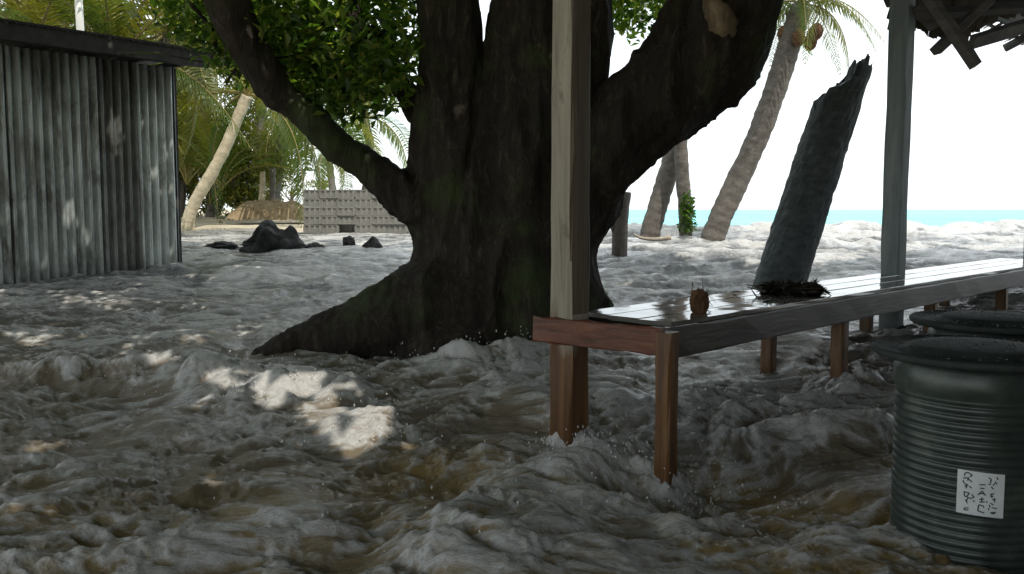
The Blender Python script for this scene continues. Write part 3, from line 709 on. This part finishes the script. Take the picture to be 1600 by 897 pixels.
# driftwood by the palm feet
V, F = tube(spline([grd(990, 366, 17.2), grd(1003, 372, 17.1), grd(1025, 374, 17), grd(1048, 371, 17)], 14), np.linspace(0.02, 0.05, 14), 7)
make_o = make('driftwood_branch', V, F, M['driftwood'], smooth=True, origin=grd(1020, 374, 17))
tag(make_o, 'pale bent driftwood branch lying on the water before the palm feet', 'driftwood')

# ------------------------------------------------------------------ thicket behind the beach
def shrub(px, py, Y, rx, rz, n, label, seed, mat='shrubleaf', size=(0.16, 0.34)):
    b = grd(px, py, Y); o = empty('shrub', b, label, 'shrub', 'shrubs of the beach thicket')
    pp = []
    for k in range(9):
        c_ = b + np.array([rng.normal(0, rx * 0.5), rng.normal(0, 0.6), abs(rng.normal(rz * 0.55, rz * 0.35))])
        pp.append(clump_points(c_, (rx * 0.45, 0.6, rz * 0.3), n // 9, 0.6))
    pp = np.vstack(pp); V, F = leaf_mesh(pp, rng.uniform(*size, len(pp)), aspect=0.32)
    make('foliage', V, F, M[mat], o, attr={'tint': np.repeat(np.clip(rng.normal(.5, .28, len(pp)), 0, 1), 4)})
    mb = MB()
    for k in range(5):
        t_ = b + np.array([rng.normal(0, rx * .4), rng.normal(0, .3), rz * rng.uniform(.5, .9)]); mb.tube([b - (0, 0, .3), (b + t_) / 2 + rng.normal(0, .1, 3), t_], [0.06, 0.04, 0.015], 6)
    mb.build('stems', M['palmgrey'], o, smooth=True)
for k, (px, py, Y, rx, rz, lb) in enumerate([
    (285, 325, 29, 1.5, 3.2, 'olive shrub tight behind the shed corner'),
    (340, 322, 30, 1.6, 3.4, 'tall olive shrub behind the leaning pale palm'),
    (400, 318, 31, 1.5, 2.6, 'yellow green shrub behind the low sandy bank'),
    (240, 320, 31, 2.0, 5.0, 'tall bushy tree hidden partly by the shed roof'),
    (150, 320, 29, 2.4, 5.6, 'tall bushy tree over the middle of the shed roof'),
    (20, 320, 29, 2.4, 5.2, 'tall bushy tree over the left of the shed roof'),
    (285, 322, 27, 0.9, 2.2, 'small olive shrub between the shed corner and the leaning palm foot'),
    (375, 320, 27.5, 0.9, 1.8, 'small olive shrub right of the leaning palm foot'),
    (300, 300, 33, 2.4, 6.0, 'tall tree rising behind the crown of the leaning palm'),
    (90, 320, 34, 3.2, 8.0, 'tallest tree showing beside the white pole'),
    (220, 300, 38, 3.2, 8.5, 'tall tree behind the right end of the shed roof'),
    (330, 300, 36, 3.0, 6.5, 'tall dense tree at the back of the thicket'),
    (400, 300, 38, 2.2, 5.5, 'dense tree at the right back of the thicket'),
]): shrub(px, py, Y, rx, rz, 2600 if rz > 4.5 else 1500, lb, k)
shrub(455, 308, 60, 1.4, 0.9, 300, 'low pale green far shrub beside the sky gap', 20)
shrub(500, 300, 70, 1.6, 0.9, 300, 'low far shrub showing just over the block stack', 21)

# low sandy bank
bx = np.linspace(-1, 1, 30); by = np.linspace(-1, 1, 14); BX, BY = np.meshgrid(bx, by)
bc = grd(425, 338, 24.2); bz = 0.50 * np.clip(1 - BY ** 2, 0, 1) ** .5 * np.clip(1 - np.abs(BX) ** 6, 0, 1) + 0.08 * fbm(BX * 4, BY * 2)
V = np.stack([bc[0] + 1.05 * BX, bc[1] + 0.7 * BY, bc[2] - 0.08 + bz], -1).reshape(-1, 3)
tag(make('earth_bank', V, grid_faces(14, 30), M['soil'], smooth=True, origin=bc), 'low brown earth bank at the back of the sand beside the blocks', 'bank', kind='structure')
for k, (px, y0, y1, lb) in enumerate([(408, 312, 268, 'short pale stake standing over the earth bank, nearer the palm'), (424, 312, 262, 'darker stake standing over the earth bank, nearer the sky gap')]):
    a, b = grd(px, y0 + 8, 24.8), grd(px + 2, y1, 24.8)
    V, F = tube(spline([a, (a + b) / 2 + (0.02, 0, 0), b], 10), np.linspace(0.09, 0.075, 10), 9)
    tag(make('stake', V, F, M['palm' if k == 0 else 'palmgrey'], smooth=True, origin=a), lb, 'post', 'stakes behind the earth bank')

# ------------------------------------------------------------------ stack of concrete blocks
def block_me():
    mb = MB(); w_, h_, d_ = 0.198, 0.0985, 0.098; t_ = 0.030
    mb.box((0, 0, h_ - t_ / 2), (w_, d_, t_ / 2)); mb.box((0, 0, -h_ + t_ / 2), (w_, d_, t_ / 2))
    for x in (-w_ + t_ / 2, -0.062, 0.062, w_ - t_ / 2): mb.box((x, 0, 0), (t_ / 2 + 0.014, d_ - .004, h_ - t_))
    mb.box((0, -0.033, 0), (w_ - t_, 0.045, h_ - t_ - .001))
    return mb
bb = grd(475, 364, 20.6); bp = empty('block_stack', bb, 'squared stack of grey hollow concrete blocks standing in the shallow flood', 'block stack')
proto = None
for row in range(6):
    for dep in range(4):
        for c_ in range(6):
            if (row, dep, c_) in ((1, 0, 2), (0, 0, 2)): continue
            if row == 5 and dep == 3 and c_ in (0, 5): continue
            if proto is None: o = proto = block_me().build('block', M['concrete'], bp, local=True)
            else:
                o = proto.copy(); C.objects.link(o); o.parent = bp
            o.location = (0.2 + 0.40 * c_ + rng.normal(0, 0.008), 0.1 + 0.2 * dep + rng.normal(0, 0.008), -0.1 + 0.2 * row)
            o.rotation_euler = (0, 0, rng.normal(0, 0.015))
bp.rotation_euler = (0, 0, R(-3))

# ------------------------------------------------------------------ dark rocks in the shallow flood
def rock(c_, s_, label, seed, lobes):
    bm = bmesh.new(); bmesh.ops.create_icosphere(bm, subdivisions=5, radius=1.0)
    V = np.array([v.co[:] for v in bm.verts]); F = np.array([[v.index for v in f.verts] for f in bm.faces]); bm.free()
    n_ = 1 + 0.28 * fbm(V[:, 0] * 1.6 + seed, V[:, 1] * 1.6, V[:, 2] * 1.6, 4)
    W = V * n_[:, None] * np.array(s_); z = np.zeros(len(W))
    for x0, h, wd in lobes: z += h * np.exp(-((W[:, 0] - x0) / wd) ** 2)
    W[:, 2] = W[:, 2] * (0.5 + z); W = W + np.asarray(c_)
    tag(make('rock', W, F, M['rock'], smooth=True, origin=c_), label, 'rock', 'dark rocks breaking the shallow flood')
rock(grd(428, 386, 15.6), (0.52, 0.38, 0.30), 'largest dark two humped rock in shallow water left of the block stack', 1, [(-0.08, 1.1, 0.26), (0.36, 0.9, 0.14)])
rock(grd(348, 386, 15.8), (0.28, 0.2, 0.10), 'low dark rock breaking the water nearest the shed', 2, [(0, .6, .3)])
rock(grd(545, 380, 16.6), (0.12, 0.1, 0.12), 'smallest dark rock in front of the block stack', 3, [(0, .7, .2)])
rock(grd(582, 386, 15.8), (0.17, 0.12, 0.14), 'small pointed dark rock nearest the big trunk', 4, [(0, .8, .12)])
rock(grd(492, 387, 15.6), (0.17, 0.12, 0.07), 'flat dark rock just right of the two humped one', 5, [(0, .6, .3)])

# ------------------------------------------------------------------ tin shed
A = np.array([-6.64, 11.5, 0]); B = np.array([-5.05, 13.45, 0]); du = (B - A) / np.linalg.norm(B - A); nn = np.array([du[1], -du[0], 0])
zb, zt = 0.0, 3.60
shed = empty('tin_shed', (*((A + B) / 2)[:2] - nn[:2] * 1.2, 0.4), 'grey corrugated tin shed with dark eave standing in the flood at the left', 'shed')
def sheet(p0, d_, n_out, length, z0, z1, mat, pitch=0.125, amp=0.033, label=None, tilt=0.0):
    k = int(length / pitch * 12); s_ = np.linspace(0, length, k); nz = 5
    V = []
    for j in range(nz):
        z = z0 + (z1 - z0) * j / (nz - 1)
        off = amp * np.sin(s_ * 2 * math.pi / pitch) + 0.006 * perlin(s_ * 2, z * 1.5)
        V.append(np.stack([p0[0] + d_[0] * (s_ + tilt * (z - z0)) + n_out[0] * off, p0[1] + d_[1] * (s_ + tilt * (z - z0)) + n_out[1] * off, np.full(k, z)], 1))
    o = make('corrugated_sheet', np.vstack(V), grid_faces(nz, k), M[mat], shed, smooth=True)
    md = o.modifiers.new('thick', 'SOLIDIFY'); md.thickness = 0.004
    if label: o['label'] = label
    return o
LW = np.linalg.norm(B - A)
A0 = A - du * 1.75
for s0, ln, mt, dz, lb in ((0.0, 1.0, 'tinblue', 0, None), (0.96, 1.0, 'tinblue', .01, None), (1.92, 1.25, 'tinblue', 0, None), (3.13, 0.56, 'tindark', .0, 'darker tin sheet'), (3.66, 0.60, 'tinlight', 0.0, 'newer pale tin sheet at the corner')):
    sheet(A0 + du * s0 + nn * (0.006 if mt == 'tindark' else 0.014 if mt == 'tinlight' else 0.0), du, nn, ln, zb, zt + dz, mt, label=lb)
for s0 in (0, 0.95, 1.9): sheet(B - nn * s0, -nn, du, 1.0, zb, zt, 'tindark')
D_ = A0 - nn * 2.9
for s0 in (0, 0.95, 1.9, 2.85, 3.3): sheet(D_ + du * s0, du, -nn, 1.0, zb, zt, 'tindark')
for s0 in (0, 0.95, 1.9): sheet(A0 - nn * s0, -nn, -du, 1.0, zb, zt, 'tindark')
mb = MB(); mb.box(B + np.array([0, 0, (zb + zt) / 2]) + du * 0.02 + nn * 0.0 - nn * 0.05, (0.035, 0.035, (zt - zb) / 2), [du, nn, (0, 0, 1)]); mb.build('corner_post', M['dark'], shed)
# roof: boards, fascia, tin on top
e0 = A0 - du * 0.4 + nn * 0.40; ln = LW + 1.75 + 0.4 + 0.42
mb = MB(); mb.box(e0 + du * ln / 2 + np.array([0, 0, zt + 0.135]), (ln / 2, 0.02, 0.125), [du, nn, (0, 0, 1)]); mb.build('fascia', M['dark'], shed)
mb = MB(); mb.box(e0 + du * ln / 2 - nn * 0.16 + np.array([0, 0, zt + 0.05]), (ln / 2 - .01, 0.135, 0.012), [du, nn, (0, 0, 1)]); mb.build('soffit', M['dark'], shed)
for k in range(8):
    mb = MB(); mb.box(e0 + du * (0.2 + k * ln / 7.6) - nn * 1.65 + np.array([0, 0, zt + 0.11]), (0.03, 1.61, 0.045), [du, nn, (0, 0, 1)]); mb.build('rafter', M['dark'], shed)
k = int(ln / 0.125 * 8); s_ = np.linspace(-.03, ln + .03, k); V = []
for j in range(4):
    f_ = j / 3; off = 0.215 + 0.02 * np.sin(s_ * 2 * math.pi / 0.125)
    V.append(np.stack([e0[0] + du[0] * s_ - nn[0] * (3.4 * f_ - .05), e0[1] + du[1] * s_ - nn[1] * (3.4 * f_ - .05), zt + off + 0.1 * f_], 1))
o = make('roof_sheet', np.vstack(V), grid_faces(4, k), M['tindark'], shed, smooth=True)
# white pole behind the shed
a, b = P(130, 120, 15.2), P(119, -60, 15.2)
V, F = tube([a - (0, 0, 3.0), a, (a + b) / 2, b], 0.062, 12)
tag(make('pole', V, F, M['white'], smooth=True, origin=a - (0, 0, 3)), 'thin white pole rising behind the shed roof', 'pole')

# ------------------------------------------------------------------ shelter: posts, beam, rafters, thatch
dl = np.array([0.7071, 0.7071, 0]); dn = np.array([-0.7071, 0.7071, 0])      # along the row of posts / outwards
P1 = np.array([0.345, 5.28, 0])
PZT = 3.75
shel = empty('open_shelter', (*P1[:2], 0), 'open timber shelter of square posts with ragged thatched eave over the platform bench', 'shelter')
def timber(c0, c1, hw, ax0, mat, name, parent, seg=14, wob=0.004, label=None, bev=0.012):
    """square timber from c0 to c1 with softened, slightly uneven edges"""
    c0, c1 = np.asarray(c0, float), np.asarray(c1, float); t_ = (c1 - c0) / np.linalg.norm(c1 - c0)
    a_ = np.asarray(ax0, float); a_ = a_ - t_ * a_.dot(t_); a_ /= np.linalg.norm(a_); b_ = np.cross(t_, a_)
    hx, hy = hw if isinstance(hw, tuple) else (hw, hw)
    prof = [(hx - bev, -hy), (hx, -hy + bev), (hx, hy - bev), (hx - bev, hy), (-hx + bev, hy), (-hx, hy - bev), (-hx, -hy + bev), (-hx + bev, -hy)]
    V = []
    for i in range(seg + 1):
        c_ = c0 + (c1 - c0) * i / seg
        for (x, y) in prof: V.append(c_ + a_ * (x + rng.normal(0, wob)) + b_ * (y + rng.normal(0, wob)))
    F = [(i * 8 + j, i * 8 + (j + 1) % 8, (i + 1) * 8 + (j + 1) % 8, (i + 1) * 8 + j) for i in range(seg) for j in range(8)]
    F += [tuple(range(8))[::-1], tuple(seg * 8 + j for j in range(8))]
    o = make(name, V, F, mat, parent)
    if label: o['label'] = label
    return o
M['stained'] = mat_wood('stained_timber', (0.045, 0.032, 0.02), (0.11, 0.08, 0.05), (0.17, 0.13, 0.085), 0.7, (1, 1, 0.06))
for k, (s_, lb) in enumerate(((0, 'nearest post, pale weathered face'), (4.78, 'middle post, timber tinted blue grey for glare'), (9.45, None))):
    c_ = P1 + dl * s_; timber(c_ + (0, 0, -0.7), c_ + (0, 0, PZT - 0.02), 0.085 if k == 0 else 0.09, dl, M['post' if k == 0 else 'glarepost'], 'post', shel, label=lb)
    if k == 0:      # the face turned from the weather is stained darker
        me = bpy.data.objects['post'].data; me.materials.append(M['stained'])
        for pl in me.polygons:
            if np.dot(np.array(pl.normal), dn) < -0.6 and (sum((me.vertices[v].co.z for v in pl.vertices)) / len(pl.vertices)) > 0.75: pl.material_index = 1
timber(P1 - dl * 0.5 + (0, 0, PZT + 0.09), P1 + dl * 12.2 + (0, 0, PZT + 0.09), (0.05, 0.10), dn, M['rafter'], 'beam', shel)
SL = math.tan(R(24))
def roof_pt(s_, out, dz=0): return P1 + dl * s_ + dn * out + np.array([0, 0, PZT + 0.24 - out * SL + dz])
for k in range(-10, 17):  # unseen left run extended for shade, set back to leave the sun patch
    s_ = -0.4 + k * 0.78 + rng.normal(0, 0.03)
    timber(roof_pt(s_, (0.5 if k >= 0 else -2.75) + rng.uniform(-.1, .12)), roof_pt(s_, -8.0), (0.03, 0.05), dl, M['rafter'], 'rafter', shel, seg=5, wob=0.003)
for k in range(12):
    timber(roof_pt(-0.6 if k < 5 else -8.4, 0.42 - 0.7 * k, 0.065), roof_pt(12.4, 0.42 - 0.7 * k, 0.065), (0.022, 0.014), dn, M['rafter'], 'purlin', shel, seg=8, wob=0.003, bev=0.005)
# thatch: overlapping shaggy panels of dry palm leaf
for k in range(-8, 13):
    s0 = -0.6 + k * 1.0; V = []; F = []
    for cidx in range(9):
        o0 = (0.62 if k >= 0 else -2.6) - cidx * 0.95
        for j in range(44):
            s_ = s0 + rng.uniform(0, 1.04); l_ = rng.uniform(1.0, 1.35); w2 = rng.uniform(.02, .045); dz = 0.095 + rng.uniform(0, 0.06)
            o1 = o0 - rng.uniform(0, .25); sk = rng.normal(0, .05)
            p = [roof_pt(s_ - w2 + sk, o1, dz), roof_pt(s_ + w2 + sk, o1, dz), roof_pt(s_ + w2, o1 - l_, dz + .05), roof_pt(s_ - w2, o1 - l_, dz + .05)]
            n0 = len(V); V += p; F += [(n0, n0 + 1, n0 + 2, n0 + 3)]
        n0 = len(V); V += [roof_pt(s0, o0 - .22, .155), roof_pt(s0 + 1.0, o0 - .22, .155), roof_pt(s0 + 1.0, o0 - 1.17, .195), roof_pt(s0, o0 - 1.17, .195)]; F += [(n0, n0 + 1, n0 + 2, n0 + 3)]
    make('thatch_panel', V, F, M['thatch'], shel)
# unseen boards behind the viewer, added to block light, stopping short for a drum highlight
for k in range(41):
    s_ = -6.3 + k * 0.46
    timber(P1 + dl * s_ - dn * 7.2 + (0, 0, -0.6), P1 + dl * s_ - dn * 7.2 + (0, 0, 6.6), (0.224, 0.012), dl, M['rafter'], 'light_blocker_board', shel, seg=2, wob=0.002, bev=0.004)
# torn thatch sagging at the eave
V, F = [], []
ca, cb_ = P(1418, -60, 8.95), P(1660, -60, 9.9)
for k in range(260):
    t_ = rng.uniform(0, 1); lay = rng.uniform(0, 0.14); a = ca + (cb_ - ca) * t_ + dn * (lay - 0.05); w2 = rng.uniform(.02, .05)
    low = np.interp(t_, [0, .12, .2, .3, .42, .55, .75, 1], [.62, .70, .60, .78, .80, .62, .58, .50]) * rng.uniform(0.86, 1.03); sw = rng.normal(0, .05)
    e_ = (cb_ - ca) / np.linalg.norm(cb_ - ca); n0 = len(V)
    V += [a - e_ * w2, a + e_ * w2, a + e_ * (w2 + sw) - np.array([0, 0, low]) + dn * .1, a + e_ * (sw - w2) - np.array([0, 0, low * rng.uniform(.93, 1.0)]) + dn * .1]; F.append((n0, n0 + 1, n0 + 2, n0 + 3))
make('torn_thatch', V, F, M['thatch'], shel)
# broken eave boards hanging beyond the second post
def board(pa, pb, hw, name='loose_board'):
    timber(pa, pb, hw, (1, 0.3, 0.2), M['rafter'], name, shel, seg=4, wob=0.004, bev=0.006)
board(P(1440, -20, 8.2), P(1525, 103, 8.0), (0.035, 0.05))
board(P(1462, 80, 8.3), P(1545, 0, 8.5), (0.04, 0.05))
board(P(1430, 10, 8.6), P(1462, 42, 8.6), (0.03, 0.06))
board(P(1518, 66, 8.9), P(1640, 30, 9.4), (0.03, 0.07))
board(P(1415, 22, 9.0), P(1640, 8, 9.6), (0.03, 0.16))
board(P(1420, -14, 9.2), P(1640, -30, 9.8), (0.03, 0.18))

# ------------------------------------------------------------------ platform bench
BT = 0.84
c0 = np.array([0.83, 4.86, 0]); dL = np.array([0.70, 0.714, 0]); dL /= np.linalg.norm(dL)
dE = np.array([-0.82, 0.57, 0]); dE /= np.linalg.norm(dE); dW = np.array([-dL[1], dL[0], 0])
bench = empty('platform_bench', (*c0[:2], 0), 'long wet timber platform bench running back between the posts', 'bench')
LB = 8.6
timber(c0 - dL * 0.02 + (0, 0, BT - 0.085), c0 + dL * LB + (0, 0, BT - 0.085), (0.022, 0.085), dW, M['rail'], 'rail', bench, seg=30, wob=0.002, bev=0.006, label='dark front rail')
cb = c0 + dW * 0.74
timber(cb + (0, 0, BT - 0.085), cb + dL * LB + (0, 0, BT - 0.085), (0.022, 0.075), dW, M['rail'], 'rail', bench, seg=30, wob=0.002, bev=0.006)
for k in range(3):
    c_ = c0 + dW * (0.125 + 0.245 * k)
    timber(c_ + dL * (0.10 + .03 * k) + (0, 0, BT + 0.014), c_ + dL * LB + (0, 0, BT + 0.014), (0.114, 0.014), dW, M['plank'], 'plank', bench, seg=30, wob=0.0012, bev=0.004)
for s_ in (0.06, 2.42, 4.3, 6.4, 8.4):
    for wd in (0.0, 0.72):
        if wd and s_ < 0.1: continue
        c_ = c0 + dL * s_ + dW * (wd + (0.07 if not wd else -0.07)); zz = BT - 0.004
        if s_ < 0.1: c_ = c0 - dL * 0.045 - dE * 0.06 + dW * 0.0
        timber(c_ + (0, 0, -0.6), c_ + (0, 0, zz), (0.05, 0.05), dL, M['leg'], 'leg', bench, seg=8, wob=0.002)
for s_ in (1.0, 3.4, 5.4):
    timber(c0 + dL * s_ + dW * 0.03 + (0, 0, BT - 0.05), c0 + dL * s_ + dW * 0.71 + (0, 0, BT - 0.05), (0.025, 0.04), dL, M['rail'], 'crosspiece', bench, seg=4, wob=.002)
nE = np.array([-dE[1], dE[0], 0])
if nE[1] > 0: nE = -nE
ea = c0 - dE * 0.03 + nE * 0.035 - dL * 0.01; eb = c0 + dE * 0.82 + nE * 0.035
# the red end board passes in front of the first post
timber(ea + (0, 0, BT - 0.06), eb + (0, 0, BT - 0.055), (0.022, 0.075), nE, M['red'], 'end_board', bench, seg=12, wob=0.003, bev=0.006, label='red brown end board')

# things lying on the bench
hc = c0 + dL * 0.62 + dW * 0.16 + np.array([0, 0, BT + 0.03])
bm = bmesh.new(); bmesh.ops.create_icosphere(bm, subdivisions=4, radius=1.0); V = np.array([v.co[:] for v in bm.verts]); F = np.array([[v.index for v in f.verts] for f in bm.faces]); bm.free()
V = V * (1 + 0.22 * fbm(V[:, 0] * 2.5, V[:, 1] * 2.5, V[:, 2] * 1.2, 4))[:, None] * np.array([0.055, 0.055, 0.085]) + hc + (0, 0, 0.06)
ho = empty('coconut_husk', hc, 'small brown fibrous husk standing on the wet bench near its front corner', 'coconut husk')
make('shell', V, F, M['husk'], ho, smooth=True)
mb = MB()
for _ in range(40):
    a = rng.uniform(0, 6.28); p = hc + np.array([math.cos(a) * .05, math.sin(a) * .05, rng.uniform(0.0, .13)]); mb.tube([p, p + rng.normal(0, .02, 3) + (0, 0, .01), p + rng.normal(0, .035, 3) + (0, 0, -.005)], [.003, .002, .001], 4)
mb.build('fibres', M['husk'], ho)
dc = c0 + dL * 2.15 + dW * 0.34 + np.array([0, 0, BT + 0.03])
pp = clump_points(dc + (0, 0, .03), (0.24, 0.2, 0.045), 380, 0.2); V, F = leaf_mesh(pp, rng.uniform(.06, .2, len(pp)), tilt=.35, aspect=.22)
do = empty('leaf_litter_heap', dc, 'dark heap of washed up leaf litter on the bench before the broken trunk', 'leaf litter')
make('leaves', V, F, M['litter'], do)
mb = MB()
for _ in range(14):
    p = dc + np.array([rng.normal(0, .15), rng.normal(0, .15), rng.uniform(0, .07)]); v = rng.normal(0, 1, 3) * (0.08, 0.08, .015); mb.tube([p - v, p, p + v], [.004, .006, .003], 5)
mb.build('twigs', M['litter'], do)['kind'] = 'stuff'

# ------------------------------------------------------------------ drums
def lathe(prof, n=96):
    a = np.arange(n) * 2 * math.pi / n; V = []
    for r_, z in prof: V += [(r_ * math.cos(t), r_ * math.sin(t), z) for t in a]
    F = [(i * n + j, i * n + (j + 1) % n, (i + 1) * n + (j + 1) % n, (i + 1) * n + j) for i in range(len(prof) - 1) for j in range(n)]
    F.append(tuple((len(prof) - 1) * n + j for j in range(n))); return V, F
DR = 0.322
def drum_parts(o):
    prof = [(DR - 0.05, -0.12), (DR - 0.012, -0.11), (DR, -0.09)]
    for z in np.linspace(-0.08, 0.70, 190):
        ribs = 0.0085 * (np.abs(np.sin((z + 0.08) / 0.036 * math.pi)) ** 0.8 - 0.5)
        prof.append((DR + ribs, z))
    prof += [(DR + 0.012, 0.715), (DR + 0.012, 0.80), (DR + 0.002, 0.815), (DR, 0.84)]
    V, F = lathe(prof); make('body', V, F, M['drum'], o, smooth=True, local=True)
    lp = [(DR + 0.0, 0.835), (DR + 0.09, 0.845), (DR + 0.108, 0.855), (DR + 0.112, 0.872), (DR + 0.10, 0.884), (DR + 0.088, 0.878), (DR + 0.04, 0.868), (DR - 0.04, 0.872), (DR - 0.06, 0.895), (DR - 0.08, 0.90), (0.12, 0.905), (0.02, 0.906)]
    V, F = lathe(lp); ld = make('lid', V, F, M['lid'], o, smooth=True, local=True)
    return ld
dA = np.array([2.07, 3.92, 0.0]); dB = np.array([2.66, 4.85, 0.02])
drum = empty('drum', dA, 'nearer ribbed dark drum with white handwritten paper label', 'drum', 'ribbed dark drums beside the bench')
ld = drum_parts(drum)
# wet flecks and leaf scraps on the lid
def flecks(o, seed):
    r2_ = np.random.default_rng(seed); V = []; F = []
    for _ in range(240):
        a = r2_.uniform(0, 6.28); r_ = DR * 1.25 * math.sqrt(r2_.uniform(0, 1)); z = 0.909 if r_ < DR - .08 else 0.884
        q = r2_.uniform(.002, .007); n0 = len(V) * 1
        for dvv in oct_v: V.append((r_ * math.cos(a) + dvv[0] * q * 1.5, r_ * math.sin(a) + dvv[1] * q, z + dvv[2] * q * .5))
        F += [tuple(n0 + i for i in f) for f in oct_f]
    f = make('wet_flecks', V, F, M['fleck'], o, local=True); f['kind'] = 'stuff'; return f
M['fleck'] = simple('wet_sand_fleck', (0.05, 0.06, 0.055), (0.16, 0.18, 0.17), 60, 0.3)
flecks(drum, 5)
# label: paper wrapped on the ribs, with three columns of sideways handwriting
la = math.atan2(-dA[1], -dA[0]) + R(7.5)
def on_drum(u, v, off): # u across (m, to the viewer's right), v height
    a = la + u / DR; r_ = DR + 0.0055 + off; return (r_ * math.cos(a), r_ * math.sin(a), v)
us = np.linspace(-0.088, 0.088, 14); z0, z1 = 0.222, 0.408
V = [on_drum(u, z0 + (z1 - z0) * j / 5 + 0.004 * (u / 0.09) * -1, 0) for j in range(6) for u in us]
lab = make('label', V, grid_faces(6, 14), M['paper'], drum, smooth=True, local=True)
lab['label'] = 'white paper label with three columns of sideways handwriting'
strokes = [  # in label units 0..1 across, 0..1 down, as short pen marks
    (.13, .06, .20, .02), (.13, .06, .13, .12), (.20, .03, .30, .08), (.30, .08, .24, .13), (.10, .18, .18, .15), (.18, .15, .30, .24), (.22, .14, .20, .22), (.10, .22, .12, .28), (.12, .28, .22, .33), (.14, .36, .20, .30), (.24, .34, .30, .38), (.17, .40, .19, .34),
    (.13, .48, .25, .50), (.13, .48, .15, .58), (.25, .50, .20, .58), (.15, .58, .28, .62), (.30, .52, .36, .58), (.28, .62, .36, .58), (.33, .66, .38, .68), (.17, .66, .22, .74), (.22, .62, .19, .70), (.15, .86, .25, .84), (.16, .90, .25, .89), (.15, .86, .16, .91),
    (.46, .28, .60, .27), (.48, .36, .58, .36), (.44, .52, .53, .42), (.53, .42, .61, .52), (.47, .48, .59, .48), (.47, .62, .58, .60), (.53, .56, .53, .68), (.48, .68, .60, .66), (.63, .64, .65, .68), (.47, .74, .57, .76), (.47, .74, .45, .88), (.45, .88, .60, .92), (.57, .76, .58, .80),
    (.66, .10, .72, .14), (.72, .14, .70, .22), (.84, .08, .87, .14), (.80, .18, .85, .24), (.66, .26, .72, .24), (.72, .30, .78, .36), (.76, .28, .80, .22), (.70, .48, .80, .46), (.70, .52, .78, .52), (.74, .46, .75, .56), (.76, .60, .84, .58), (.80, .56, .82, .66), (.72, .68, .80, .72), (.68, .80, .70, .84), (.76, .78, .88, .80), (.73, .90, .86, .88), (.75, .92, .84, .91), (.70, .72, .72, .78),
]
V, F = [], []
for (x0, y0, x1, y1) in strokes:
    u0, u1 = (x0 - .5) * .166, (x1 - .5) * .166; v0, v1 = z1 - y0 * (z1 - z0), z1 - y1 * (z1 - z0)
    dd = np.array([u1 - u0, v1 - v0]); dd /= np.linalg.norm(dd) + 1e-9; pr = np.array([-dd[1], dd[0]]) * 0.0024; n0 = len(V)
    V += [on_drum(u0 + pr[0], v0 + pr[1], .0012), on_drum(u0 - pr[0], v0 - pr[1], .0012), on_drum(u1 - pr[0], v1 - pr[1], .0012), on_drum(u1 + pr[0], v1 + pr[1], .0012)]; F.append((n0, n0 + 1, n0 + 2, n0 + 3))
make('handwriting', V, F, M['ink'], lab, local=True)
drum2 = empty('drum', dB, 'farther dark drum standing behind the labelled one', 'drum', 'ribbed dark drums beside the bench')
for ch in list(drum.children):
    if ch.name.startswith('label'): continue
    c_ = ch.copy(); C.objects.link(c_); c_.parent = drum2
drum2.rotation_euler = (0, 0, 2.1)
